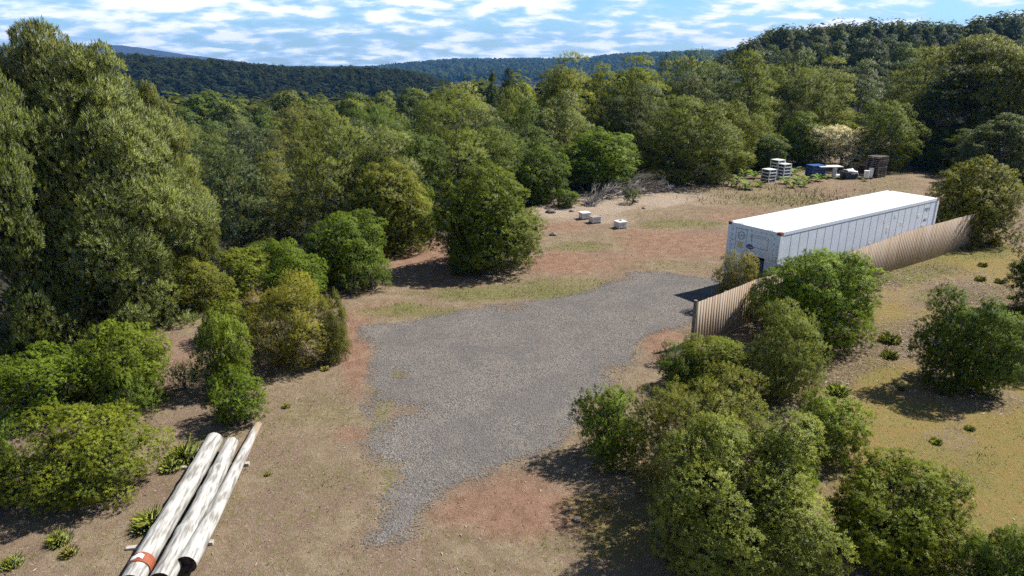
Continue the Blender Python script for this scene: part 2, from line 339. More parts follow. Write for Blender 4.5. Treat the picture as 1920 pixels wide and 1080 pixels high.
def gravel_mat():
    m, nt, bs, _ = newmat('gravel')
    tc = N(nt, 'TexCoord'); v = tc.outputs['Object']
    vo = nt.nodes.new('ShaderNodeTexVoronoi'); vo.inputs['Scale'].default_value = 27; nt.links.new(v, vo.inputs['Vector'])
    sp = N(nt, 'SeparateColor'); nt.links.new(vo.outputs['Color'], sp.inputs[0])
    vo2 = nt.nodes.new('ShaderNodeTexVoronoi'); vo2.inputs['Scale'].default_value = 60; nt.links.new(v, vo2.inputs['Vector'])
    sp2 = N(nt, 'SeparateColor'); nt.links.new(vo2.outputs['Color'], sp2.inputs[0])
    q = math_(nt, 'ADD', math_(nt, 'MULTIPLY', sp.outputs[0], .5), math_(nt, 'MULTIPLY', sp2.outputs[0], .5))
    c = mixc(nt, smooth_(nt, q, .15, .85), (.085, .078, .071), (.255, .232, .212))
    c = mixc(nt, smooth_(nt, sp.outputs[1], .85, 1, 0, .8), c, (.26, .205, .17))
    c = mixc(nt, smooth_(nt, sp2.outputs[1], .93, .96, 0, .8), c, (.38, .36, .34))
    nl = noise(nt, v, .45, 5, .6); c = mixc(nt, smooth_(nt, nl, .42, .6, 0, .6), c, (.142, .132, .126))
    nl2 = noise(nt, v, 1.6, 5, .6); c = mixc(nt, smooth_(nt, nl2, .52, .66, 0, .5), c, (.235, .205, .172))
    nt.links.new(c, bs.inputs['Base Color']); bs.inputs['Roughness'].default_value = .9; bs.inputs['Specular IOR Level'].default_value = .15
    bump(nt, bs, math_(nt, 'ADD', vo.outputs['Distance'], q), .8, .03); return m
M['gravel'] = gravel_mat()
gp = mesh_np('gravel_road', GV, rem[Q2], M['gravel']); tag(gp, kind='structure')

# ------------------------------------------------------------------ scattered small stuff
def flakes(name, n, sampler, l, w, mat, seed, lift=.012, tilt=.35):
    r = np.random.default_rng(seed); x, y = sampler(r, n); z = terrain(x, y)+lift
    a = r.random(len(x))*6.283; L = l*(.4+r.random(len(x))**2*1.4); W = w*(.6+.8*r.random(len(x))); t = (r.random(len(x))-.5)*tilt; t2 = (r.random(len(x))-.5)*tilt*2
    ux = np.stack([np.cos(a), np.sin(a), t], -1); vx_ = np.stack([-np.sin(a), np.cos(a), t2], -1)
    p = np.stack([x, y, z+.5*L*np.abs(t)], -1)
    V = np.stack([p-ux*L[:, None]/2, p+vx_*W[:, None]/2+ux*L[:, None]*.1, p+ux*L[:, None]/2, p-vx_*W[:, None]/2], 1)
    k = len(x); c = np.repeat(r.random((k, 1, 4)), 4, 1)
    o = mesh_np(name, V, np.arange(4*k), mat, attrs={'var': c}); return o
def varmat(name, a, b, c=None, rough=.8):
    m, nt, bs, _ = newmat(name); at_ = N(nt, 'Attribute'); at_.attribute_name = 'var'; sp = N(nt, 'SeparateColor'); nt.links.new(at_.outputs['Color'], sp.inputs[0])
    q = mixc(nt, sp.outputs[0], a, b)
    if c: q = mixc(nt, smooth_(nt, sp.outputs[1], .7, .8), q, c)
    nt.links.new(q, bs.inputs['Base Color']); bs.inputs['Roughness'].default_value = rough; bs.inputs['Specular IOR Level'].default_value = .2; return m
M['litter'] = varmat('leaf_litter', (.18, .12, .08), (.46, .38, .29), (.11, .07, .045))
M['pebble'] = varmat('pebbles', (.09, .088, .09), (.28, .265, .255), (.26, .19, .15))
M['blade'] = varmat('grass_blade', (.09, .11, .02), (.24, .23, .06), (.30, .23, .11))
def wsample(lst, base, seed, x0=-14, x1=32, y0=9, y1=56, avoid_gravel=True):
    def s(r, n):
        x = r.uniform(x0, x1, n*6); y = r.uniform(y0, y1, n*6)
        w = base+np.clip(zone(x, y, lst, seed)*1.6-.7, 0, 1)*(.35+.65*(fbm(x, y, .5, seed+3, 3) > .5)) if lst else np.full(x.shape, base)
        if avoid_gravel: w = np.where(sdist(x, y, GW) > .1, w*.02, w)
        k = r.random(len(x)) < w; x, y = x[k][:n], y[k][:n]; return x, y
    return s
tag(flakes('leaf_litter', 42000, wsample(LIT, .07, 53), .07, .02, M['litter'], 1), 'pale fallen leaves and bark strips scattered over the ground', 'leaf litter', kind='stuff')
tag(flakes('bark_litter', 15000, wsample(LIT+[(1700, 520, 150, 26, .9), (1740, 640, 130, 50, .9)], 0.0, 53, 9, 30, 9, 36), .12, .03, M['litter'], 21), 'pale strips of bark and dead leaves strewn on the slope beside the fence', 'bark litter', kind='stuff')
def gpts(r, n):
    x = r.uniform(-6.5, 12, n*3); y = r.uniform(10.8, 30.5, n*3); s = sdist(x, y, GW)+(fbm(x, y, 1.3, 77, 4)-.5)*.75+(r.random(len(x))-.5)*1.6
    k = s > -.05; return x[k][:n], y[k][:n]
def pebbles(n):
    r = np.random.default_rng(9); x, y = gpts(r, n); k = len(x); s = .007+.013*r.random(k)**2
    z = terrain(x, y)+.016
    T = np.array([(1, 0, 0), (-.5, .87, 0), (-.5, -.87, 0), (0, 0, .8)]); a = r.random(k)*6.283
    V = np.stack([np.stack([np.cos(a)*t[0]-np.sin(a)*t[1], np.sin(a)*t[0]+np.cos(a)*t[1], np.full(k, t[2])], -1)*s[:, None]*(.7+.6*r.random((k, 3))) for t in T], 1)+np.stack([x, y, z], -1)[:, None]
    Fq = (np.arange(k)[:, None, None]*4+np.array([(0, 1, 3), (1, 2, 3), (2, 0, 3)])[None]).reshape(-1, 3)
    return mesh_np('loose_gravel', V, Fq, M['pebble'], attrs={'var': np.repeat(r.random((k, 1, 4)), 4, 1)}, n=3)
tag(pebbles(45000), 'loose grey and brown stones lying on the gravel lot', 'gravel', kind='stuff')
def blades(name, n, sampler, h, w, mat, seed):
    r = np.random.default_rng(seed); x, y = sampler(r, n); k = len(x); z = terrain(x, y); a = r.random(k)*6.283; hh = h*(.4+r.random(k))
    lean = r.uniform(-.7, .7, (k, 2))*hh[:, None]; u = np.stack([np.cos(a), np.sin(a), 0*a], -1)*w/2
    p = np.stack([x, y, z], -1); mid = p+np.concatenate([lean*.35, hh[:, None]*.6], 1); tip = p+np.concatenate([lean, hh[:, None]], 1)
    V = np.stack([p-u, p+u, tip, mid-u*1.2], 1)
    return mesh_np(name, V, np.arange(4*k), mat, attrs={'var': np.repeat(r.random((k, 1, 4)), 4, 1)})
tag(blades('grass', 90000, wsample(GRN, .07, 23), .055, .012, M['blade'], 4), 'short green and dry grass growing in patches on the clearing', 'grass', kind='stuff')

# ------------------------------------------------------------------ foliage
def unit(r, n):
    d = r.normal(size=(n, 3)); return d/np.linalg.norm(d, axis=1)[:, None]
def sprig(kind, r):
    """a short twig of leaves along +z, length 1; one quad per leaf -> (leaves,4,3)"""
    if kind == 'broad': n, L, W, t0, t1 = 9, .52, .21, .15, 1.0
    elif kind == 'narrow': n, L, W, t0, t1 = 11, .66, .11, .0, .8
    elif kind == 'fine': n, L, W, t0, t1 = 11, .34, .12, .05, .95
    else: n, L, W, t0, t1 = 6, .62, .34, .0, .8
    out = []
    for i in range(n):
        t = t0+(t1-t0)*i/(n-1); az = i*2.4+r.uniform(-.4, .4)
        el = {'narrow': .75, 'broad': .12, 'fine': .2}.get(kind, .1)+.5*i/(n-1)+r.uniform(-.25, .25)
        d = np.array([math.cos(az)*math.cos(el), math.sin(az)*math.cos(el), math.sin(el)]); s = np.array([-math.sin(az), math.cos(az), r.uniform(-.5, .5)])
        b = np.array([0, 0, t*.7]); l = L*r.uniform(.75, 1.2); s = s/np.linalg.norm(s)*W/2
        up = np.cross(s, d); up = up/np.linalg.norm(up)*W*.25
        out.append([b, b+d*l*.5+s+up, b+d*l, b+d*l*.5-s+up])
    return np.array(out)
def crown_mesh(name, seed, C, Rp, kind, L, dens, mat, flat=.8, upb=.5, down=.35, jit=.45, inner=.12, tuft=.3):
    r = np.random.default_rng(seed); K = len(C)
    n = np.maximum((dens*12.57*Rp**2).astype(int), 4); idx = np.repeat(np.arange(K), n)
    d = unit(r, len(idx)); ok = (d[:, 2] > -.15) | (r.random(len(d)) < down); d = d[ok]; idx = idx[ok]
    rad = 1-inner*3*r.random(len(d))**3
    rad *= 1+tuft*(np.sin(d[:, 0]*7+idx*1.7)*np.sin(d[:, 1]*6+idx)*np.sin(d[:, 2]*7+idx*2.3))
    pos = C[idx]+d*(Rp[idx]*rad)[:, None]*np.array([1, 1, flat])
    keep = np.ones(len(pos), bool)
    for k in range(K):
        q = (pos-C[k])/np.array([1, 1, flat]); inn = (np.einsum('ij,ij->i', q, q) < (Rp[k]*.72)**2) & (idx != k)
        keep &= ~(inn & (r.random(len(pos)) < .93))
    keep &= pos[:, 2] > .02
    pos, d, idx = pos[keep], d[keep], idx[keep]; m = len(pos)
    cen = C.mean(0); outw = pos-cen*np.array([1, 1, .6]); outw /= np.linalg.norm(outw, axis=1)[:, None]+1e-6
    ax = d*.7+outw*.4+np.array([0, 0, upb])+r.normal(size=(m, 3))*jit; ax /= np.linalg.norm(ax, axis=1)[:, None]
    h = unit(r, m); u = np.cross(ax, h); u /= np.linalg.norm(u, axis=1)[:, None]; v = np.cross(ax, u)
    Rm = np.stack([u, v, ax], 2)*(L*(.65+.7*r.random(m)))[:, None, None]
    NB = d*.75+outw*.45; NB /= np.linalg.norm(NB, axis=1)[:, None]; Ns = []
    T = [sprig(kind, r) for _ in range(4)]; ti = r.integers(0, 4, m); Vs = []; Cs = []
    pt = r.random(K); ph = r.random(K)
    for t in range(4):
        s = ti == t; nl = len(T[t])
        Vs.append((np.einsum('nij,lkj->nlki', Rm[s], T[t])+pos[s][:, None, None, :]).reshape(-1, 3))
        k = s.sum(); a = np.clip(pt[idx[s]]*.6+r.random(k)*.4, 0, 1)
        lr = r.random((k, nl)); c = np.stack([np.repeat(a[:, None], nl, 1), lr*.6+.4*np.repeat(ph[idx[s]][:, None], nl, 1), np.clip(r.random((k, nl))*.55+.45*np.repeat(r.random(k)[:, None], nl, 1), 0, 1), np.ones((k, nl))], -1)
        Cs.append(np.repeat(c.reshape(-1, 4), 4, 0)); Ns.append(np.repeat(np.concatenate([NB[s], np.zeros((k, 1))], 1), nl*4, 0))
    V = np.concatenate(Vs); Cc = np.concatenate(Cs)
    return mesh_np(name, V, np.arange(len(V)), mat, attrs={'var': Cc, 'nrm': np.concatenate(Ns)}, link=False)
def spaced(r, C, Rp, K, f):
    keep = []
    for i in range(len(C)):
        if len(keep) >= K: break
        if keep:
            kk = np.array(keep); dd = C[kk]-C[i]
            if np.any(np.einsum('ij,ij->i', dd, dd) < (f*(Rp[kk]+Rp[i])/2)**2): continue
        keep.append(i)
    return C[keep], Rp[keep]
def dome(r, K0, R, H, rp, zlo=-.8, lob=.2, sp=1.12, m=4):
    """rounded bush: several lobes of different height, puffs on their outside"""
    az = r.random()*6.28+np.arange(m)*6.283/m+r.uniform(-.4, .4, m)
    off = R*r.uniform(.2, .42, m); off[0] *= .3
    LC = np.stack([np.cos(az)*off, np.sin(az)*off, 0*az], -1); LR = R-off-rp*.3; LR[1:] *= r.uniform(.85, 1.0, m-1); LH = H*np.r_[1.0, r.uniform(.55, .95, m-1)]
    LC[:, 2] = LH*.5
    n = K0*8; k = r.integers(0, m, n); d = unit(r, n); ok = d[:, 2] > zlo; k, d = k[ok], d[ok]; n = len(d)
    w = r.normal(size=(4, 3))*1.8; ph = r.random(4)*6.28
    amp = 1+lob*sum(np.sin(d@w[i]+ph[i]+k) for i in range(4))/2.6
    f = np.where(r.random(n) < .22, r.random(n)*.6+.25, .88+.14*r.random(n)); Rp = rp*(.55+1.0*r.random(n))
    C = LC[k]+d*(amp*f)[:, None]*np.stack([LR[k]-rp*.4, LR[k]-rp*.4, LH[k]/2-rp*.5], -1)
    ins = np.zeros(n, bool)
    for j in range(m):
        q = (C-LC[j])/np.array([LR[j], LR[j], LH[j]/2]); ins |= (k != j) & (np.einsum('ij,ij->i', q, q) < .62)
    ok = ~ins | (r.random(n) < .12); C, Rp = C[ok], Rp[ok]; C[:, 2] = np.maximum(C[:, 2], Rp*.45)
    return spaced(r, C, Rp, K0, sp)
def treeC(r, K0, R, H, h0, rp, shape, sp=1.1):
    K = K0*6
    t = r.random(K)**(.85 if shape == 'cone' else .75)
    if shape == 'cone': pr = (1-t)**.72*(.62+.38*np.minimum(1, t*5+.3))+.05
    elif shape == 'layer': pr = np.sqrt(np.clip(1-(t*1.02-.22)**2/.66, 0.02, 1))
    else: pr = np.sqrt(np.clip(1-(t*1.42-.45)**2, .02, 1))*(1-.22*t)
    az = r.random(K)*6.283; w = .16*np.sin(az*2+seedph(r))+.12*np.sin(az*3+t*5)
    rad = pr*(1+w)*(R-rp*.7)*np.where(r.random(K) < .35, r.random(K)*.7, .82+.22*r.random(K))
    if shape == 'layer': t = np.clip(np.round(t*7)/7+r.normal(size=K)*.03, 0, 1)
    C = np.stack([np.cos(az)*rad, np.sin(az)*rad, H*(h0+(1-h0)*t)-rp*.5], -1); Rp = rp*(.55+.9*r.random(K))*(1-.35*t)
    return spaced(r, C, Rp, K0, sp)
def billow(r, CR, k, f, fl=.8, up=.45, thr=-.3):
    """every clump carries smaller puffs on its outer and upper side"""
    C, Rp = CR; cen = C.mean(0)*np.array([1, 1, .8]); oC = []; oR = []
    for c, q in zip(C, Rp):
        o = c-cen; o /= np.linalg.norm(o)+1e-6
        d = unit(r, k*6); d = d[(d@o)*.6+d[:, 2]*up > thr]
        rs = q*f*(.7+.6*r.random(len(d))); p = c+d*((q-rs*.5)[:, None] if np.ndim(rs) else q)*np.array([1, 1, fl])
        p, rs = spaced(r, p, rs, k, .95); oC.append(p); oR.append(rs)
        oC.append(c[None]); oR.append(np.array([q*.62]))
    C = np.concatenate(oC); R = np.concatenate(oR); C[:, 2] = np.maximum(C[:, 2], R*.4)
    return C, R
def seedph(r): return r.random()*6.28
def wood_mesh(name, seed, C, H, r0, n, stems=1, mat=None, spread=.1):
    rn = random.Random(seed); mb = MB()
    tops = []
    for s in range(stems):
        ox, oy = (0, 0) if stems == 1 else (rn.uniform(-spread, spread), rn.uniform(-spread, spread)); lx, ly = (rn.uniform(-.05, .05)*H, rn.uniform(-.05, .05)*H) if stems == 1 else (ox*4, oy*4)
        pts = [(ox+lx*t**1.3+rn.uniform(-.01, .01)*H, oy+ly*t**1.3+rn.uniform(-.01, .01)*H, H*.92*t-.15*(t == 0)) for t in (0, .15, .35, .55, .75, 1)]
        mb.tube(pts, [r0*(1-.85*t)*(1.25 if t == 0 else 1) for t in (0, .15, .35, .55, .75, 1)], 7); tops.append(pts)
    ids = rn.sample(range(len(C)), min(n, len(C)))
    for i in ids:
        c = C[i]; pts = rn.choice(tops); zb = max(.12*H, min(c[2]*.75, .85*H)-.12*H*rn.random()); t = zb/(.92*H)
        k = min(4, int(t*5)); b = pts[k]; base = Vector(b).lerp(Vector(pts[k+1]), .5) if k < 4 else Vector(b)
        e = Vector(c); m_ = base.lerp(e, .5)+Vector((0, 0, .06*H*rn.uniform(-.5, .8))); q = r0*.38*(1-t*.6)
        mb.tube([base, m_, e], [q, q*.6, q*.2], 5, cap=False)
    return mb.build(name, mat or M['bark'], link=False)
PROTO = {}
def proto(key, seeds, R, H, gen, kind, L, dens, mat, wood, **kw):
    PROTO[key] = []
    for s in seeds:
        r = np.random.default_rng(s); C, Rp = gen(r)
        PROTO[key].append((crown_mesh(key+'_crown', s+1000, C, Rp, kind, L, dens, mat, **kw), wood_mesh(key+'_wood', s, C, H*.92, wood[0], wood[1], wood[2], spread=R*.12), R, H))
proto('shrubM', (1, 2, 3, 4, 51, 52), 1.5, 2.6, lambda r: billow(r, dome(r, 36, 1.5, 2.6, .52, -.97, .22, .92), 12, .40, .9, .3, -.6), 'broad', .08, 150, M['leaf'], (.04, 46, 6), tuft=.2, upb=.25, inner=.05, jit=.35, down=.45)
proto('shrubF', (21, 22, 23), 1.5, 2.6, lambda r: billow(r, dome(r, 36, 1.5, 2.6, .5, -.97, .22, .92), 12, .40, .9, .3, -.6), 'fine', .11, 105, M['leaf'], (.04, 46, 6), tuft=.2, upb=.25, inner=.05, jit=.35, down=.45)
proto('shrubS', (5, 6, 7), .8, 1.3, lambda r: billow(r, dome(r, 18, .8, 1.3, .34, -.97, .2, .88), 11, .40, .9, .3, -.6), 'broad', .075, 170, M['leaf'], (.03, 10, 3), tuft=.2, upb=.3, down=.2)
proto('heath', (8, 9), .6, .8, lambda r: dome(r, 34, .6, .8, .18, -.8, .3), 'fine', .11, 110, M['needle'], (.02, 8, 3), upb=1.0)
proto('twiggy', (10, 11), 1.4, 2.6, lambda r: dome(r, 90, 1.4, 2.6, .30, -.8, .3, .9), 'fine', .11, 150, M['leaf'], (.03, 60, 8), upb=.6, inner=.25)
proto('shrubL', (12, 13, 14, 15), 2.4, 4.8, lambda r: billow(r, dome(r, 44, 2.4, 4.8, .85, -.97, .2, .92), 12, .40, .9, .3, -.6), 'broad', .14, 52, M['leaf'], (.09, 50, 5), tuft=.2, upb=.2, inner=.05, jit=.35, down=.45)
proto('grey', (16, 17), 2.6, 5.2, lambda r: billow(r, dome(r, 40, 2.6, 5.2, .95, -.96, .22, .92), 12, .40, .9, .3, -.6), 'fine', .19, 38, M['leaf'], (.09, 40, 5), tuft=.2, upb=.3, inner=.05, jit=.35, down=.45)
proto('cream', (18,), 2.4, 3.6, lambda r: billow(r, dome(r, 30, 2.4, 3.6, .8, -.8, .25, .95), 10, .42), 'broad', .17, 36, M['flower'], (.08, 14, 3), upb=.3)
proto('wattle', (31, 32, 33), 3.9, 10, lambda r: billow(r, treeC(r, 70, 3.9, 10, .04, 1.15, 'oval', .95), 11, .42, .8), 'narrow', .21, 46, M['wattle'], (.19, 90, 1), upb=.55, down=.12, tuft=.2, flat=.8, jit=.28, inner=.05)
proto('midwattle', (34, 35, 36), 3.0, 9, lambda r: billow(r, treeC(r, 30, 3.0, 9, .06, 1.3, 'oval', .92), 11, .42, .7), 'fine', .25, 21, M['wattle'], (.14, 34, 1), upb=.35, down=.12, tuft=.2, flat=.8, jit=.28, inner=.05)
proto('olive', (37, 38, 39, 53), 3.0, 9.5, lambda r: billow(r, treeC(r, 32, 3.0, 9.5, .05, 1.25, 'cone', .92), 11, .42, .6), 'fine', .24, 22, M['needle'], (.15, 34, 1), upb=.2, down=.1, tuft=.2, flat=.7, jit=.28, inner=.05)
proto('round', (40, 41, 42), 3.0, 6.5, lambda r: billow(r, dome(r, 26, 3.0, 6.5, 1.25, -.75, .3, .92), 11, .42, .75), 'fine', .24, 22, M['needle'], (.14, 18, 1), upb=.3, down=.15, flat=.8, tuft=.2, jit=.28, inner=.05)
proto('farcone', (43, 44), 3.0, 10, lambda r: treeC(r, 55, 3.0, 10, .06, .95, 'cone', .85), 'tuft', .42, 7.5, M['needle'], (.16, 8, 1), upb=.4, down=.12, flat=.65)
proto('fardome', (45, 46, 47), 3.6, 10, lambda r: treeC(r, 50, 3.6, 10, .06, 1.2, 'oval', .85), 'tuft', .42, 6.5, M['needle'], (.16, 8, 1), upb=.3, down=.12, flat=.6)
proto('lowtree', (48, 49), 3.3, 10, lambda r: treeC(r, 26, 3.3, 10, .06, 1.5, 'oval', .8), 'tuft', .8, 1.4, M['needle'], (.16, 3, 1), upb=.3, down=.12, flat=.6)
rnd = random.Random(11)
CT = {}
def plant(key, x, y, R, H, colr, name, label, cat, group=None, z=None, var=None, rz=None, parts=('crown', 'trunk'), asp=1.0):
    v = PROTO[key]; k = CT.get(key, 0); CT[key] = k+1; colr = (max(colr[0], colr[1]*.70), colr[1], colr[2])
    cm, wm, r0, h0 = v[(k if var is None else var) % len(v)]
    o = empty(name, (x, y, tz(x, y) if z is None else z), rnd.uniform(0, 6.28) if rz is None else rz, (R/r0*asp, R/r0/asp, H/h0))
    tag(o, label, cat, group)
    c = bpy.data.objects.new(parts[0], cm); c.parent = o; c.color = (*colr, 1); col.objects.link(c)
    w = bpy.data.objects.new(parts[1], wm); w.parent = o; col.objects.link(w)
    return o
# leaf colours
BR = (.094, .132, .019); MG = (.074, .106, .019); OL = (.115, .118, .032); YG = (.114, .132, .024); DK = (.060, .080, .015); GG = (.132, .148, .052); BG = (.062, .098, .044); BN = (.155, .130, .055)
def S(cx, base, top, w, key, colr, label, cat='shrub', name='shrub', group=None, z=0.0, shift=.75, **k):
    x, y = at(cx, base, z); R = w/2*math.hypot(y, CAMH)/F*.98
    y += R*shift; x = along(cx, (base+top)/2, y)[0]
    # the top outline of a dome seen from above: use the crown's middle
    zt = along(cx, top, y+R*.15)[1]
    g_ = tz(x, y); H = max((zt-g_)*.93, R*.7)
    return plant(key, x, y, R, H, colr, name, label, cat, group, **k)
BUSH = [
 # right foreground
 (1375, 1150, 790, 330, 'shrubM', GG, 'large pale green leafy shrub at the bottom edge, tallest of the foreground bushes'),
 (1310, 985, 695, 265, 'shrubF', OL, 'large olive shrub with pinkish tips behind the bottom edge bush'),
 (1462, 1035, 805, 125, 'shrubM', BR, 'bright green shrub squeezed between the pale bush and the dark olive bush'),
 (1690, 1110, 838, 265, 'shrubM', (0.093, 0.111, 0.014), 'dark olive shrub with yellow tips standing alone near the lower right corner'),
 (1905, 1250, 1000, 190, 'shrubM', MG, 'green shrub cut off by the lower right corner of the photo'),
 (1150, 882, 728, 128, 'shrubS', BR, 'small bright green shrub beside the gravel, first from the dark shadow patch'),
 (1556, 884, 742, 135, 'shrubS', (0.116, 0.149, 0.025), 'small round green shrub on orange moss behind the dark olive bush'),
 (1470, 770, 578, 160, 'shrubF', GG, 'grey green shrub on forked trunks in front of the big fence bush'),
 (1345, 745, 632, 150, 'shrubM', YG, 'low yellow green shrub at the foot of the fence near its free end'),
 (1270, 740, 655, 90, 'shrubS', MG, 'small green shrub between the fence end and the large olive shrub'),
 (1262, 690, 640, 60, 'heath', BG, 'blue green heath bush touching the gravel below the fence post'),
 (1520, 660, 450, 228, 'shrubM', (0.102, 0.149, 0.016), 'big rounded bright green shrub leaning over the middle of the fence'),
 (1378, 590, 474, 80, 'shrubF', (.20, .175, .075), 'thin brownish shrub between container front and fence'),
 (1822, 762, 550, 180, 'shrubM', (0.070, 0.102, 0.018), 'dark green shrub alone on the mossy ground right of the fence'),
 (1830, 465, 290, 168, 'shrubL', (0.127, 0.125, 0.030), 'rounded olive shrub behind the far end of the fence and the container'),
 (1605, 552, 478, 36, 'heath', BG, 'small dark pine like seedling against the fence palings'),
 # left foreground
 (160, 985, 750, 250, 'shrubM', YG, 'large yellow green shrub left of the logs'),
 (80, 810, 632, 215, 'shrubM', BR, 'bright green shrub at the left edge above the large yellow green one'),
 (232, 775, 606, 165, 'shrubM', (0.112, 0.142, 0.022), 'mid green shrub in front of the tallest tree, left of the bare soil patch'),
 (-10, 965, 790, 110, 'shrubS', MG, 'dark green shrub half outside the left edge beside the large yellow green one'),
 (252, 800, 700, 90, 'heath', MG, 'low dark shrub between two green shrubs above the logs'),
 (345, 740, 676, 60, 'heath', DK, 'small dark heath bush on the bare soil patch'),
 (415, 750, 585, 100, 'shrubS', (0.105, 0.136, 0.024), 'upright leafy shrub behind the round bush at the log ends'),
 (437, 818, 690, 118, 'shrubS', (0.070, 0.121, 0.018), 'small dense round green bush standing at the far ends of the logs'),
 (540, 705, 520, 185, 'twiggy', (0.147, 0.135, 0.034), 'twiggy brown olive shrub with bare stems beside the gravel'),
 (627, 690, 548, 56, 'twiggy', OL, 'slim upright shrub on a thin stem at the gravel corner'),
 (622, 690, 655, 40, 'heath', OL, 'low yellowish heath bush at the foot of the slim shrub'),
 (550, 590, 462, 130, 'shrubM', BR, 'fresh green rounded shrub behind the twiggy brown one'),
 (636, 548, 385, 168, 'shrubM', (.078, .112, .017), 'bright green domed bush left of the red soil clearing'),
 (700, 552, 482, 75, 'heath', (0.078, 0.114, 0.028), 'bushy heath with upright shoots at the foot of the bright domed bush'),
 (655, 560, 500, 60, 'heath', DK, 'dark heath under the left side of the bright domed bush'),
 (728, 482, 295, 170, 'shrubL', (0.124, 0.128, 0.034), 'tall olive bush between the bright domed bush and the lone round tree'),
 (780, 455, 340, 70, 'shrubL', (0.112, 0.139, 0.022), 'narrow green bush pressed against the lone round tree'),
 (912, 522, 312, 212, 'shrubL', (0.084, 0.105, 0.017), 'lone round dark tree casting a shadow on the red soil'),
 (870, 520, 395, 70, 'shrubM', (0.071, 0.099, 0.018), 'dark low skirt bush on the shaded side of the lone round tree'),
 (445, 560, 470, 120, 'shrubS', YG, 'yellow green bush under the right edge of the tallest tree'),
 (370, 590, 480, 110, 'shrubM', OL, 'olive bush in the shade below the tallest tree'),
 (430, 650, 560, 80, 'shrubS', YG, 'yellow green shoots left of the twiggy brown shrub'),
 (500, 520, 440, 90, 'shrubM', MG, 'mid green bush between the tallest tree and the fresh green shrub'),
 # back edge of the clearing
 (1012, 385, 272, 118, 'shrubL', MG, 'round green bush right behind the lone round tree'),
 (1065, 392, 352, 56, 'shrubS', MG, 'small green bush at the left end of the brushwood pile'),
 (1130, 362, 240, 165, 'shrubL', (0.096, 0.136, 0.022), 'broad rounded green bush behind the brushwood pile'),
 (1290, 352, 188, 180, 'grey', (0.109, 0.125, 0.038), 'tall grey green bush above the fallen log'),
 (1372, 335, 200, 110, 'grey', (0.121, 0.133, 0.030), 'olive green bush between the tall grey green one and the white crates'),
 (1432, 325, 245, 95, 'shrubL', DK, 'dark bush directly behind the white crate stacks'),
 (1508, 312, 212, 92, 'shrubL', (0.096, 0.128, 0.022), 'green bush behind the blue crates, left of the cream flowering one'),
 (1586, 320, 234, 150, 'cream', (0.248, 0.213, 0.080), 'cream flowering bush behind the white table'),
 (1655, 325, 195, 115, 'grey', (0.102, 0.125, 0.026), 'green bush behind the pallet tower'),
 (1700, 308, 240, 50, 'shrubM', YG, 'pale green bush at the left side of the track into the trees'),
 (1240, 352, 325, 46, 'heath', BR, 'bright green low bush left of the fallen log'),
 (1275, 350, 322, 44, 'heath', (0.109, 0.170, 0.015), 'fresh green low bush behind the fallen log'),
 (1185, 385, 352, 38, 'heath', DK, 'dark low bush in front of the brushwood pile'),
 (1345, 350, 320, 60, 'heath', OL, 'low yellow green bush on the grass left of the ferns'),
 (1740, 322, 270, 60, 'shrubM', DK, 'dark bush at the right side of the track into the trees'),
]
for b in BUSH:
    S(*b)
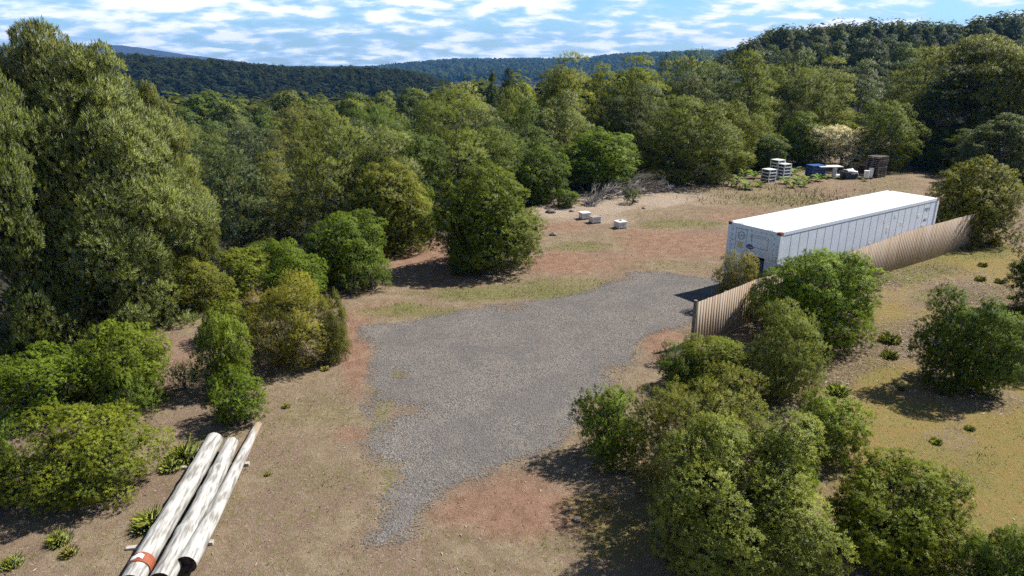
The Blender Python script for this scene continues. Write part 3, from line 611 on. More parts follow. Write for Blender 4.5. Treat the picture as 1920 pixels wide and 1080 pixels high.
# ------------------------------------------------------------------ trees
def T(cx, top, y, w, key, colr, label, cat='tree', name='tree', group=None, row=None, **k):
    x, zt = along(cx, top, y); R = w/2*math.hypot(y, CAMH)/F*.93
    x = along(cx, row or top+60, y)[0]; g_ = tz(x, y)
    return plant(key, x, y, R, max(zt-g_, R), colr, name, label, cat, group, z=g_, **k)
PW = (.135, .155, .058); OW = (.112, .120, .028); OV = (.135, .150, .020); DV = (.054, .070, .016)
TREES = [
 (170, 90, 24.5, 350, 'wattle', PW, 'tallest nearest wattle tree with silvery sprays, filling the left of the photo'),
 (80, 42, 29, 280, 'wattle', OW, 'olive wattle tree rising behind the nearest one at the left edge'),
 (-30, 130, 22, 260, 'wattle', (0.093, 0.114, 0.025), 'dark wattle tree cut off by the left edge of the photo'),
 (288, 160, 31, 160, 'wattle', (0.136, 0.145, 0.028), 'olive wattle tree half hidden behind the right side of the nearest one'),
 (355, 300, 33, 110, 'midwattle', (0.132, 0.142, 0.030), 'small olive wattle at the right foot of the half hidden tree'),
 (872, 143, 62, 185, 'midwattle', (0.147, 0.156, 0.045), 'pale grey green tree above the lone round tree'),
 (800, 240, 55, 90, 'olive', OL, 'dark olive tree left of the pale grey green one'),
 (950, 190, 66, 90, 'olive', OV, 'olive tree between the pale grey green one and the tall pointed one'),
 (1062, 86, 63, 185, 'olive', (0.139, 0.149, 0.022), 'tall pointed tree highest against the far blue hills'),
 (1125, 116, 67, 130, 'olive', OV, 'slim olive tree just right of the tall pointed one'),
 (1195, 102, 65, 190, 'olive', (0.124, 0.142, 0.016), 'broad dark olive tree above the grey green bush'),
 (1285, 97, 78, 165, 'midwattle', (0.152, 0.159, 0.024), 'olive tree with two round tops where the hill begins'),
 (1248, 130, 74, 90, 'olive', OV, 'yellow olive tree behind the broad dark olive one'),
 (1552, 98, 80, 150, 'olive', OV, 'sunlit conical tree above the cream flowering bush'),
 (1425, 138, 92, 75, 'olive', OV, 'small sunlit conical tree on the slope above the white crates'),
 (1840, 66, 64, 250, 'wattle', (0.152, 0.159, 0.020), 'largest tree right of the track, bright olive on its right side'),
 (1775, 120, 62, 170, 'olive', DV, 'dark tree overhanging the right side of the track'),
 (1905, 110, 60, 160, 'wattle', (0.139, 0.149, 0.020), 'olive tree at the right edge beside the largest one'),
 (1735, 82, 84, 150, 'olive', (0.132, 0.142, 0.018), 'olive tree closing the end of the track'),
 (1690, 140, 88, 110, 'olive', DV, 'dark tree left of the end of the track'),
 (1880, 215, 52, 150, 'wattle', (0.085, 0.106, 0.016), 'dark low tree between the largest tree and the olive shrub'),
 (1800, 240, 56, 110, 'olive', DK, 'dark tree beside the track behind the olive shrub'),
 (715, 240, 50, 80, 'midwattle', YG, 'yellow green slender tree above the tall olive bush'),
 (850, 165, 96, 30, 'farcone', DK, 'thin dark tree top left of two dark trees on the skyline'),
 (955, 128, 120, 40, 'fardome', (0.046, 0.064, 0.020), 'dark rounded tree top standing out on the skyline'),
 (925, 135, 122, 34, 'fardome', (0.050, 0.068, 0.020), 'dark smaller tree top left of the rounded one on the skyline'),
]
for t in TREES: T(*t)
# trees and bushes outside the right edge whose shadows lie on the moss
for (x, y, R, H, lab) in ((19.0, 20.2, 1.9, 4.6, 'tall green shrub just outside the right edge, shading the moss'), (20.5, 23.8, 1.8, 4.0, 'green shrub just outside the right edge behind the nearer one')):
    plant('shrubL', x, y, R, H, MG, 'shrub', lab, 'shrub')
# forest fill
SKY = [(-200, 60), (330, 200), (345, 180), (400, 176), (470, 168), (520, 160), (560, 176), (620, 160), (680, 172), (740, 158), (800, 152), (830, 165), (900, 168), (950, 160), (990, 168), (1020, 150), (1100, 140), (1150, 150), (1220, 130), (1290, 104), (1340, 108), (1400, 88), (1470, 92), (1530, 66), (1600, 70), (1700, 78), (1790, 60), (1860, 84), (1920, 72), (2300, 60)]
SX, SR = zip(*SKY)
BED = [(x_, y_) for x_, y_ in []]
fr = random.Random(77); fill = []
def tone(px, y):
    if px < 950: n_, c_ = fr.choice([('pale olive', (.100, .112, .038)), ('olive', (.082, .096, .024)), ('mid green', (.060, .084, .022)), ('brownish olive', (.092, .092, .030)), ('dark green', (.036, .052, .015)), ('dark green', (.042, .058, .016)), ('grey green', (.080, .096, .042))])
    else: n_, c_ = fr.choice([('olive', (.082, .096, .018)), ('dark green', (.034, .050, .014)), ('yellow olive', (.104, .120, .020)), ('mid green', (.052, .074, .018)), ('dark olive', (.046, .056, .016))])
    k_ = fr.uniform(.95, 1.3); return n_, tuple(q*k_ for q in c_)
yb = 40.0
while yb < 250:
    step = 4.3+max(0, yb-60)*.035
    xlim0, xlim1 = -.72*yb, .84*yb
    x = xlim0+fr.uniform(0, step)
    while x < xlim1:
        X = x+fr.uniform(-.4, .4)*step; Y = yb+fr.uniform(-.4, .4)*step; x += step
        e = float(edge_y(X))
        if Y < e+4: continue
        s = X/Y
        if s < .2 and Y > 135: continue
        if 29 < X < 41 and Y < 78: continue
        g_ = tz(X, Y); px, py0 = topix(X, Y, g_); px = float(px)
        if px < -60 or px > 2010: continue
        H = fr.uniform(7.5, 11) if Y > 62 else fr.uniform(4.6, 7.0)+max(0, Y-52)*.25
        if Y > 120: H = fr.uniform(8, 12.5)
        lim = np.interp(px, SX, SR)-12+fr.uniform(0, 16) if Y < 200 else np.interp(px, [1260, 1300, 1345, 1400, 1450, 1560, 1640, 1700, 1780, 1830, 1870, 1920, 2300], [110, 90, 76, 72, 52, 44, 40, 38, 44, 36, 28, 24, 10])+fr.uniform(0, 9)
        zt = along(px, float(lim), Y)[1]
        H = min(H, zt-g_)
        if H < 2.5: continue
        fill.append((X, Y, H, g_, px))
    yb += step*.85
cov = np.zeros((112, 200), bool); PYg, PXg = np.mgrid[0:112, 0:200]; PYg = PYg*10.+5-20; PXg = PXg*10.+5-40
items = []
def ell(px, r0, r1, w): return ((PXg-px)/(w/2))**2+((PYg-(r0+r1)/2)/max(6, (r1-r0)/2))**2 < 1
for b_ in BUSH:
    y0 = at(b_[0], min(b_[1], 1070))[1]; items.append((y0, ell(b_[0], b_[2], b_[1], b_[3]*.85), None))
for t_ in TREES:
    xx, _z = along(t_[0], t_[1], t_[2]); rb = float(topix(xx, t_[2], tz(xx, t_[2]))[1]); items.append((t_[2], ell(t_[0], t_[1], rb, t_[3]*.8), None))
for f_ in fill:
    X, Y, H, g_, px = f_; r0 = float(topix(X, Y, g_+H)[1]); r1 = float(topix(X, Y, g_)[1]); items.append((Y, ell(px, r0, r1, max(12, 6.0*F/Y*.8)), f_))
items.sort(key=lambda q: q[0]); kept = []
for y0, mk, f_ in items:
    if f_ is not None:
        vis = int((mk & ~cov).sum()); tot = int(mk.sum())
        if vis < max(1, .05*tot): continue
        kept.append((vis, f_))
    cov |= mk
kept.sort(key=lambda q: -q[0]); fill = [q[1] for q in kept[:285]]; rest = [q[1] for q in kept[285:]]
print('kept', len(kept), 'rest', len(rest))
LM = [(0, 'the left edge'), (330, 'the large left tree'), (480, 'the fresh green shrub'), (600, 'the bright domed bush'), (720, 'the tall olive bush'), (850, 'the lone round tree'), (1000, 'the brushwood pile'), (1180, 'the fallen log'), (1330, 'the container front'), (1420, 'the white crates'), (1510, 'the white table'), (1600, 'the pallet tower'), (1720, 'the track'), (1820, 'the round olive shrub'), (9999, '')]
RK = [(0, 'first'), (56, 'second'), (66, 'third'), (78, 'fourth'), (92, 'fifth'), (108, 'sixth'), (128, 'seventh'), (150, 'eighth'), (178, 'ninth'), (205, 'tenth'), (999, '')]
ORD = ['first', 'second', 'third', 'fourth', 'fifth', 'sixth', 'seventh', 'eighth', 'ninth', 'tenth', 'eleventh', 'twelfth', 'thirteenth', 'fourteenth', 'fifteenth']
bins = {}
for f_ in fill:
    a = max(i for i, (v, _) in enumerate(LM) if f_[4] >= v or i == 0); b = max(i for i, (v, _) in enumerate(RK) if f_[1] >= v)
    bins.setdefault((b, a), []).append(f_)
for (b, a), L_ in sorted(bins.items()):
    L_.sort(key=lambda q: q[4])
    for i, (X, Y, H, g_, px) in enumerate(L_):
        nm, colr = tone(px, Y)
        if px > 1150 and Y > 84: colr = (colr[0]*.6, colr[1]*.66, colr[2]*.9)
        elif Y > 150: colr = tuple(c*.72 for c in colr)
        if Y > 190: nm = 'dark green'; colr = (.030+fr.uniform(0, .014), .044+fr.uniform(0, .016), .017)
        key = fr.choice(['midwattle', 'olive', 'round', 'midwattle', 'olive']) if Y < 105 else fr.choice(['farcone', 'fardome', 'fardome'])
        if H < 5: key = 'round'
        k0 = PROTO[key][0]; R = H*k0[2]/k0[3]*fr.uniform(.85, 1.25)
        if Y > 105: R = max(R, 3.0)
        else: R = max(R, 2.4)
        sh = {'midwattle': 'feathery', 'olive': 'pointed', 'round': 'rounded', 'farcone': 'pointed', 'fardome': 'rounded'}[key]
        lab = f'{nm} {sh} tree, {ORD[min(i, 14)]} from left, {RK[b][1]} rank above {LM[a][1]}'
        plant(key, X, Y, R, H, colr, 'forest_tree', lab, 'tree', 'hillside forest trees' if px > 1260 and Y > 95 else 'valley forest trees', z=g_)

# the trees left over past 300, as one mass
if rest:
    Vs = []; Cs = []
    for X, Y, H, g_, px in rest:
        me = PROTO['lowtree'][fr.randrange(2)][0]; n_ = len(me.vertices); v_ = np.empty(n_*3, np.float32); me.vertices.foreach_get('co', v_); v_ = v_.reshape(-1, 3)
        c_ = np.empty(n_*4, np.float32); me.attributes['var'].data.foreach_get('color', c_); a = fr.random()*6.28; k = H/10; kr = max(k, .85)*fr.uniform(.85, 1.2)
        Vs.append(np.stack([X+(v_[:, 0]*math.cos(a)-v_[:, 1]*math.sin(a))*kr, Y+(v_[:, 0]*math.sin(a)+v_[:, 1]*math.cos(a))*kr, g_+v_[:, 2]*k], -1)); Cs.append(c_.reshape(-1, 4))
    V_ = np.concatenate(Vs); o = mesh_np('hillside_woods', V_, np.arange(len(V_)), M['needle'], attrs={'var': np.concatenate(Cs)}); o.color = (.05, .066, .02, 1)
    tag(o, 'forest filling the slopes behind and between the nearer trees', 'woodland', kind='stuff')
# far woods read as one mass each
def farwood(name, label, n, xr, yr, cond, hgt, rad, seed, mat, colr, nl=26, fs=.42):
    r = np.random.default_rng(seed); x = r.uniform(*xr, n*4); y = r.uniform(*yr, n*4); k = cond(x, y); x, y = x[k][:n], y[k][:n]; k = len(x); z = terrain(x, y)
    H = hgt*(.7+.6*r.random(k)); Rr = rad*(.7+.6*r.random(k)); d = unit(r, nl*40)[:nl*40]; d = d[d[:, 2] > -.2]
    di = r.integers(0, len(d), (k, nl)); D = d[di]
    amp = .75+.35*r.random((k, nl))
    p = np.stack([x, y, z+H*.5], -1)[:, None]+D*amp[..., None]*np.stack([Rr, Rr, H*.5], -1)[:, None]
    u = np.cross(D, r.normal(size=D.shape)); u /= np.linalg.norm(u, axis=-1)[..., None]+1e-6; v = np.cross(D, u)
    s = (Rr*fs)[:, None, None]; u = u*s; v = v*s
    V = np.stack([p-u, p-v*.8, p+u, p+v*.8], 2).reshape(-1, 3)
    tr = r.random((k, 1)); c = np.stack([np.repeat(tr, nl, 1), .3*r.random((k, nl))+.7*np.repeat(r.random((k, 1)), nl, 1), np.zeros((k, nl)), np.ones((k, nl))], -1)
    o = mesh_np(name, V, np.arange(len(V)), mat, attrs={'var': np.repeat(c.reshape(-1, 4), 4, 0), 'nrm': np.repeat(np.concatenate([D, 0*D[..., :1]], -1).reshape(-1, 4), 4, 0)}); o.color = (*colr, 1)
    tag(o, label, 'woodland', kind='stuff'); return o
M['distant'] = leaf_mat('distant_leaf', rough=.9, spec=.02, trans=.1, yellow=(1.25, 1.05, .8))
farwood('ridge_woods', 'dark wooded ridge behind the valley forest at the left', 5200, (-330, 10), (330, 520), lambda x, y: (x/y < -.03) & (x/y > -.72), 10, 3.6, 1, M['distant'], (.020, .026, .016), 60, .27)  # dark base colour stands in for cloud shadow over the ridge
farwood('valley_woods', 'forest continuing down the valley behind the last trees', 1500, (-130, 40), (128, 260), lambda x, y: (x/y < .2) & (x/y > -.7), 9, 3.4, 4, M['distant'], (.06, .07, .026), 90, .2)
farwood('hilltop_woods', 'dark trees crowning the hill at the upper right', 2600, (50, 260), (222, 300), lambda x, y: (x/y > .22) & (x/y < .86), 10.5, 2.3, 2, M['distant'], (.034, .042, .022), 80, .2)
farwood('blue_hill_woods', 'wooded blue hill far away in the middle of the horizon', 14000, (-900, 2300), (1300, 2350), lambda x, y: (x/y < .9) & (x/y > -.36), 17, 9, 3, M['distant'], (.03, .042, .02), 10)

# ------------------------------------------------------------------ grass tussocks and ferns
def tuft_mesh(name, seed, n, h, spread, w, lean):
    r = np.random.default_rng(seed); a = r.random(n)*6.283; q = spread*r.random(n)**.7
    p = np.stack([np.cos(a)*q, np.sin(a)*q, 0*a-.02], -1); hh = h*(.5+.6*r.random(n)); l = lean*(.2+r.random(n)); hh = hh*(1.15-.7*q/spread); b = a+r.normal(size=n)*1.1
    u = np.stack([-np.sin(b), np.cos(b), 0*b], -1)*w/2; o_ = np.stack([np.cos(b), np.sin(b), 0*b], -1)
    m_ = p+o_*(l*hh*.35)[:, None]+np.array([0, 0, 1])*(hh*.62)[:, None]; t = p+o_*(l*hh)[:, None]+np.array([0, 0, 1])*(hh)[:, None]
    V = np.stack([p-u, p+u, m_+u*.8, t, m_-u*.8], 1)
    k = n; Fq = (np.arange(k)[:, None, None]*5+np.array([(0, 1, 2, 4), (4, 2, 3, 3)])[None])
    Fa = (np.arange(k)[:, None]*5+np.array([0, 1, 2, 3, 4])[None])
    return mesh_np(name, V, Fa, M['needle'], attrs={'var': np.repeat(np.concatenate([r.random((k, 1, 3)), np.ones((k, 1, 1))], 2), 5, 1)}, n=5, link=False)
TM = [tuft_mesh('tussock', s, 520, .34, .28, .006, .7) for s in (1, 2)]
TUFTS = [(537, 765, .5, OL, 'yellowish grass tussock alone on the dry ground above the logs'), (350, 862, 1.7, (.075, .11, .02), 'tall green grass clump at the far end of the thickest log'), (322, 880, 1.1, MG, 'green grass clump left of the tall one by the logs'), (285, 985, 1.5, (.07, .1, .022), 'grass clump left of the orange banded log'),
 (112, 1018, 1.0, MG, 'green tussock below the large yellow green shrub'), (25, 1062, .8, BR, 'bright green tussock in the lower left corner'), (503, 890, .35, OL, 'tiny grass tuft right of the logs'), (610, 695, .55, OL, 'tussock at the foot of the twiggy brown shrub'),
 (1570, 735, 1.3, (.075, .12, .022), 'bright green grass clump above the small round shrub on moss'), (1842, 500, .8, DK, 'dark tussock nearest the fence on the moss'), (1838, 526, .9, DK, 'dark tussock below the one nearest the fence'), (1874, 530, .8, (.05, .065, .02), 'dark tussock in the middle of the mossy slope'), (1905, 503, .8, DK, 'dark tussock at the right edge below the fence end'), (1895, 560, .6, MG, 'tussock among pale litter above the dark green shrub'),
 (1668, 640, 1.4, DK, 'wide dark tussock in the shade right of the fence bush'), (1668, 668, 1.1, DK, 'dark tussock directly below the wide shaded one'), (1755, 830, .6, BR, 'bright green tuft on orange moss'), (1818, 805, .5, (.05, .09, .03), 'blue green tuft below the dark green shrub'), (1820, 470, 1.0, OL, 'olive tussock at the foot of the fence end'), (1862, 458, 1.2, OL, 'olive tussock beside the rounded olive shrub'), (1138, 950, .3, MG, 'tiny green tuft beside the shadow on the lower ground'),
 (1690, 730, .4, DK, 'small dark tuft by the shadow of the dark green shrub'), (225, 805, .9, MG, 'green tussock behind the large yellow green shrub'), (130, 1040, .7, OL, 'olive tussock below the green one near the corner')]
for i, (px, py, s, cc, lab) in enumerate(TUFTS):
    x, y = at(px, py); o = bpy.data.objects.new('tussock', TM[i % 2]); o.location = (x, y, tz(x, y)); o.scale = (s*.8, s*.8, s*.75); o.rotation_euler = (0, 0, i*1.3); o.color = (cc[0]*2+.14, cc[1]*1.7+.13, cc[2]*3+.08, 1); col.objects.link(o)
    tag(o, lab, 'tussock', 'grass tussocks around the clearing')
def fern_mesh(seed):
    r = np.random.default_rng(seed); V = []; C = []
    for i in range(20):
        a = i*2.4+r.uniform(-.3, .3); L = .8*r.uniform(.7, 1.1); rise = r.uniform(.8, 1.9)
        g_ = r.random(2)
        for j in range(16):
            t = .15+.85*j/15; c = np.array([math.cos(a)*L*t*.85, math.sin(a)*L*t*.85, L*rise*(t-.55*t*t*1.15)]); wd = .12*L*math.sin(min(1, t*1.1)*2.9)**.8*(1.1-t)+.03
            d = np.array([math.cos(a), math.sin(a), .1]); s = np.array([-math.sin(a), math.cos(a), -.15])
            for sg in (1, -1):
                tip = c+s*sg*wd*1.5+d*.07; s2 = s*1.0
                V.append([c-d*.018, c+s*sg*wd*.75-d*.012, tip, c+d*.03]); C.append([g_[0], r.random(), 0, 1])
    V = np.array(V); return mesh_np('fern', V, np.arange(len(V)*4), M['needle'], attrs={'var': np.repeat(np.array(C)[:, None], 4, 1)}, link=False)
FM = [fern_mesh(3), fern_mesh(4)]
FERNS = [(1378, 350, 1.3, 'broad fern at the left end of the fern row'), (1402, 355, 1.5, 'tallest pale fern left of the white crates'), (1385, 340, 1.2, 'fern behind the left end of the fern row'), (1425, 350, 1.0, 'fern just left of the lowest white crate stack'), (1475, 345, 1.3, 'fern in front of the right white crate stack'), (1497, 344, 1.5, 'bushy fern between the white crates and the blue crates'), (1515, 342, 1.4, 'fern in front of the blue crates'), (1535, 340, 1.2, 'fern below the left end of the white table'), (1508, 350, 1.1, 'low fern nearest the grass in front of the blue crates'), (1486, 352, 1.0, 'low fern nearest the grass in front of the white crates'),
 (1550, 336, .9, 'small fern under the white table'), (1572, 336, .7, 'small fern between the table and the dark tub'), (1622, 340, .6, 'tiny fern on bare soil before the low pallet'), (1665, 318, 1.3, 'fern at the right side of the pallet tower'), (1415, 335, 1.5, 'fern against the dark bush left of the crates'), (1395, 330, 1.5, 'tall fern against the olive bush'), (1490, 328, 1.6, 'tall fern behind the blue crates at their left'), (1350, 345, 1.0, 'small fern beside the low yellow green bush')]
for i, (px, py, s, lab) in enumerate(FERNS):
    x, y = at(px, py); o = bpy.data.objects.new('fern', FM[i % 2]); o.location = (x, y, tz(x, y)); o.scale = (s*.7, s*.7, s*.75); o.rotation_euler = (0, 0, i*1.9); o.color = (.13, .20, .07, 1) if i % 3 else (.15, .19, .06, 1); col.objects.link(o)
    tag(o, lab, 'fern', 'ferns around the stacked crates')
# low weeds over the far grass
tag(blades('weeds', 2600, wsample([(1480, 372, 170, 14, 1), (1380, 352, 120, 10, 1), (1520, 362, 90, 10, .8)], .0, 5, 8, 34, 38, 56), .2, .03, M['blade'], 14), 'knee high weeds in the grass behind the container', 'weeds', kind='stuff')

# ------------------------------------------------------------------ container
TH = 0.59726; CW, CL, CH = 2.44, 12.19, 2.9
cont = empty('refrigerated_container', (8.8106, 27.161, 0.02), TH)
tag(cont, 'long white refrigerated shipping container standing behind the paling fence', 'shipping container')
m = MB()
for (x, y) in ((0, 0), (0, -CW), (CL, 0), (CL, -CW)):
    s = MB(); x0 = x if x == 0 else x-.17; y1 = 0 if y == 0 else -CW+.17
    s.box(x0, x0+.17, y1-.17, y1, .12, CH-.12).build('corner_post', M['cwhite'], cont)
    for z in (0, CH-.12):
        MB().box(x0-.006, x0+.18, y1-.176, y1+.006, z, z+.12).build('corner_casting', M['rust'], cont, bevel=.008)
for y in (-.10, -CW+.02):
    MB().box(.17, CL-.17, y, y+.08, CH-.13, CH-.005).build('top_rail', M['cwhite'], cont)
    MB().box(.17, CL-.17, y, y+.08, .0, .16).build('bottom_rail', M['cwhite'], cont)
for (y0, y1, sg) in ((-.095, -.03, 1), (-CW+.03, -CW+.095, -1)):
    p = MB().box(.17, CL-.17, y0, y1, .16, CH-.135).build('side_panel', M['cwhite'], cont)
    sm_ = MB(); n = 21
    ys = (y1, y1+.004) if sg == 1 else (y0-.004, y0)
    for i in range(1, n):
        x = .17+(CL-.34)*i/n; sm_.box(x-.010, x+.010, ys[0], ys[1], .18, CH-.16)
    sm_.box(.2, CL-.2, ys[0], ys[1], CH-.175, CH-.155)
    sm_.build('seam', M['seam'], p)
    # flush repair plates and dents in the lining
    pl = MB(); rr = random.Random(3+sg)
    for i in range(9):
        x = rr.uniform(5, 11.5); z = rr.uniform(1.4, 2.4); w = rr.uniform(.08, .2)
        pl.box(x, x+w, ys[0]-(.0 if sg == 1 else .004), ys[1]+(.004 if sg == 1 else 0), z, z+w*rr.uniform(.8, 1.6))
    pl.build('patch', M['white'], p)
rf = MB().box(.05, CL-.05, -CW+.05, -.05, CH-.06, CH-.02).build('roof', M['roof'], cont)
MB().box(.17, CL-.17, -CW+.1, -.1, .1, .16).build('floor', M['seam'], cont)
fl = MB().box(-.002, .168, -CW+.172, -.172, CH-.13, CH-.006).build('front_header', M['cwhite'], cont)
cl = MB()
for y in (-.45, -.55, -.65, -1.85, -1.95, -2.05): cl.box(.02, .16, y-.03, y+.02, CH-.006, CH+.004)
cl.build('slot', M['seam'], fl)
fc = MB()
# front wall: machinery face with the low opening cut out
ox0, ox1 = -1.84, -.98; oz0, oz1 = .75, 1.74
fc.box(.03, .10, -CW+.17, -.17, oz1, CH-.13); fc.box(.03, .10, -CW+.17, ox0, .16, oz1); fc.box(.03, .10, ox1, -.17, .16, oz1); fc.box(.03, .10, ox0, ox1, .16, oz0)
fp = fc.build('front_panel', M['cwhite'], cont)
MB().box(.55, .60, ox0-.1, ox1+.1, .3, oz1+.1).build('machine_bay', M['darkblue'], fp)
MB().box(.10, .55, ox0-.04, ox0, .3, oz1).box(.10, .55, ox1, ox1+.04, .3, oz1).box(.10, .55, ox0, ox1, oz1, oz1+.04).build('bay_lining', M['darkblue'], fp)
mm = MB()
mm.box(.2, .5, -1.22, -1.02, 1.35, 1.6); mm.build('control_box', M['boxwhite'], fp, bevel=.01)
mm = MB()
for i in range(12):
    z = .85+i*.06; mm.box(.3, .34, -1.75, -1.1, z, z+.02)
mm.build('condenser_fin', M['seam'], fp)
def frame_(mb, y0, y1, z0, z1, t=.014, x0=.022, x1=.03):
    mb.box(x0, x1, y0, y1, z0, z0+t).box(x0, x1, y0, y1, z1-t, z1).box(x0, x1, y0, y0+t, z0+t, z1-t).box(x0, x1, y1-t, y1, z0+t, z1-t)
ln = MB(); frame_(ln, -.92, -.38, CH-.75, CH-.20); frame_(ln, -1.92, -1.16, CH-.82, CH-.33); ln.box(.022, .03, -1.14, -1.128, CH-.6, CH-.16); ln.box(.022, .03, -.40, -.39, CH-2.1, CH-.78); ln.box(.022, .03, -1.9, -.93, CH-.42, CH-.41)
ln.build('access_panel', M['seam'], fp)
bl = MB(); rr = random.Random(4)
for i in range(11):
    z = CH-.28-i*.22
    for y in (-.24, -2.18):
        bl.box(.018, .03, y-.018, y+.018, z-.022, z+.022)
for i in range(8):
    y = -.42-i*.23; bl.box(.014, .03, y-.015, y+.015, CH-.19, CH-.16)
bl.build('hinge', M['seam'], fp)
def disc(mb, cy, cz, ry, rz, x0, x1, n=32, r_in=0.0):
    a = [(cy+ry*math.cos(2*math.pi*i/n), cz+rz*math.sin(2*math.pi*i/n)) for i in range(n)]
    if not r_in:
        V = [(x0, y, z) for y, z in a]+[(x1, y, z) for y, z in a]
        mb.add(V, [tuple(range(n)), tuple(range(2*n-1, n-1, -1))]+[(i, i+n, (i+1) % n+n, (i+1) % n) for i in range(n)])
    else:
        b = [(cy+(y-cy)*r_in, cz+(z-cz)*r_in) for y, z in a]
        V = [(x0, y, z) for y, z in a]+[(x0, y, z) for y, z in b]+[(x1, y, z) for y, z in a]+[(x1, y, z) for y, z in b]
        mb.add(V, [(i, (i+1) % n, (i+1) % n+n, i+n) for i in range(n)]+[(i, i+2*n, (i+1) % n+2*n, (i+1) % n) for i in range(n)]+[(i+n, (i+1) % n+n, (i+1) % n+3*n, i+3*n) for i in range(n)])
    return mb
disc(MB(), -.66, CH-.47, .165, .165, .018, .024, r_in=.86).build('fresh_air_vent', M['inkblue'], fp)
bd = disc(MB(), -1.10, CH-.84, .185, .10, .016, .028).build('badge', M['navy'], fp)
MB().box(.020, .028, -.74, -.52, CH-.97, CH-.72).build('yellow_label', M['yellow'], fp)
def text(s, size, loc, rot, mat, parent, name='lettering', sx=1.0, ext=.002):
    c = bpy.data.curves.new(name, 'FONT'); c.body = s; c.size = size; c.align_x = 'CENTER'; c.align_y = 'CENTER'; c.extrude = ext; c.materials.append(mat); c.resolution_u = 3
    o = bpy.data.objects.new(name, c); o.location = loc; o.rotation_euler = rot; o.scale = (sx, 1, 1); me = bpy.data.meshes.new_from_object(o); bpy.data.objects.remove(o); o = bpy.data.objects.new(name, me); o.location = loc; o.rotation_euler = rot; o.scale = (sx, 1, 1); o.parent = parent; col.objects.link(o); return o
FR = (math.pi/2, 0, -math.pi/2)
text('Carrier', .13, (.012, -1.10, CH-.84), FR, M['white'], bd, sx=.85)
text('TRANSICOLD', .07, (.026, -1.10, CH-1.01), FR, M['inkblue'], fp)
text('(+(', .18, (.020, -.66, CH-.47), FR, M['inkblue'], fp)
text('\n'.join('11142'), .15, (-.004, -CW+.085, CH-.85), FR, M['inkblue'], cont)
text('TRIU', .22, (CL-1.0, -CW+.024, CH-.45), (math.pi/2, 0, 0), M['inkblue'], cont)
text('45R1', .18, (CL-1.0, -CW+.024, CH-.95), (math.pi/2, 0, 0), M['inkblue'], cont)
MB().box(CL-1.2, CL-1.02, -CW+.024, -CW+.03, CH-1.35, CH-1.2).build('yellow_label', M['yellow'], cont)
rd = MB().box(CL-.1, CL-.05, -CW/2-1.04, -CW/2-.01, .16, CH-.13).build('rear_door', M['cwhite'], cont)
rd2 = MB().box(CL-.1, CL-.05, -CW/2+.01, -CW/2+1.04, .16, CH-.13).build('rear_door', M['cwhite'], cont)
for o_, ys in ((rd, (-CW/2-.75, -CW/2-.3)), (rd2, (-CW/2+.3, -CW/2+.75))):
    b = MB()
    for y in ys: b.tube([(CL-.02, y, .14), (CL-.02, y, CH-.14)], [.02, .02], 8)
    b.build('lock_rod', M['seam'], o_)
# ------------------------------------------------------------------ paling fence
FPX = [(1308, 566, 1.62), (1355, 549, 1.62), (1420, 523, 1.62), (1592, 473, 1.7), (1686, 440, 1.7), (1835, 400, 1.7)]
FPT = [at(a, b, c) for a, b, c in FPX]
fence = empty('paling_fence', (FPT[0][0], FPT[0][1], 0)); tag(fence, 'weathered timber paling fence running along the container', 'fence')
fx0, fy0 = FPT[0]
segs = []; r = random.Random(2)
Vv = []; Ff = []; Cc = []
posts = []
for i in range(len(FPT)-1):
    a, b = FPT[i], FPT[i+1]; L = math.dist(a, b); n = max(1, int(L/.15)); d = ((b[0]-a[0])/L, (b[1]-a[1])/L); nn = (d[1], -d[0])
    hgt = FPX[i][2]
    for k in range(n):
        t0 = L*k/n; w = L/n; c = r.random(); c2 = r.random(); off = r.uniform(0, .002)
        top = hgt+(.05 if i == 4 else 0)+r.uniform(-.008, .008)
        q = []
        for z, dz in ((0, 0), (top, 0)):
            for tt, oo in ((t0, off), (t0+w, off), (t0+w, off+.016), (t0, off+.016)):
                x = a[0]+d[0]*tt+nn[0]*oo; y = a[1]+d[1]*tt+nn[1]*oo; q.append((x-fx0, y-fy0, (tz(x, y)-.03) if z == 0 else top))
        bse = len(Vv); Vv += q; Cc += [(c, c2, 0, 1)]*8
        Ff += [tuple(j+bse for j in f) for f in ((0, 3, 2, 1), (4, 5, 6, 7), (0, 1, 5, 4), (1, 2, 6, 5), (2, 3, 7, 6), (3, 0, 4, 7))]
    rl = MB()
    for z in (.35, 1.3):
        P4 = [(a[0]-nn[0]*s-fx0, a[1]-nn[1]*s-fy0) for s in (.05, .002)]; P5 = [(b[0]-nn[0]*s-fx0, b[1]-nn[1]*s-fy0) for s in (.05, .002)]
        V = [(p[0], p[1], zz_) for zz_ in (z, z+.08) for p in (P4[0], P5[0], P5[1], P4[1])]
        rl.add(V, [(0, 3, 2, 1), (4, 5, 6, 7), (0, 1, 5, 4), (1, 2, 6, 5), (2, 3, 7, 6), (3, 0, 4, 7)])
    rl.build('rail', M['batten'], fence)
    for k in range(int(L/2.4)+(1 if i == 0 else 1)):
        t = min(L, k*2.4+(0.0 if i == 0 else .4)); posts.append((a[0]+d[0]*t-nn[0]*.11, a[1]+d[1]*t-nn[1]*.11))
mesh_np('palings', Vv, Ff, M['paling'], fence, attrs={'var': Cc})
posts[0] = (FPT[0][0]-.08, FPT[0][1]-.06)
for i, (x, y) in enumerate(posts):
    MB().tube([(x-fx0, y-fy0, -.3), (x-fx0, y-fy0, 1.56 if i else 1.70)], [.065, .06], 10).build('post', M['post'], fence)
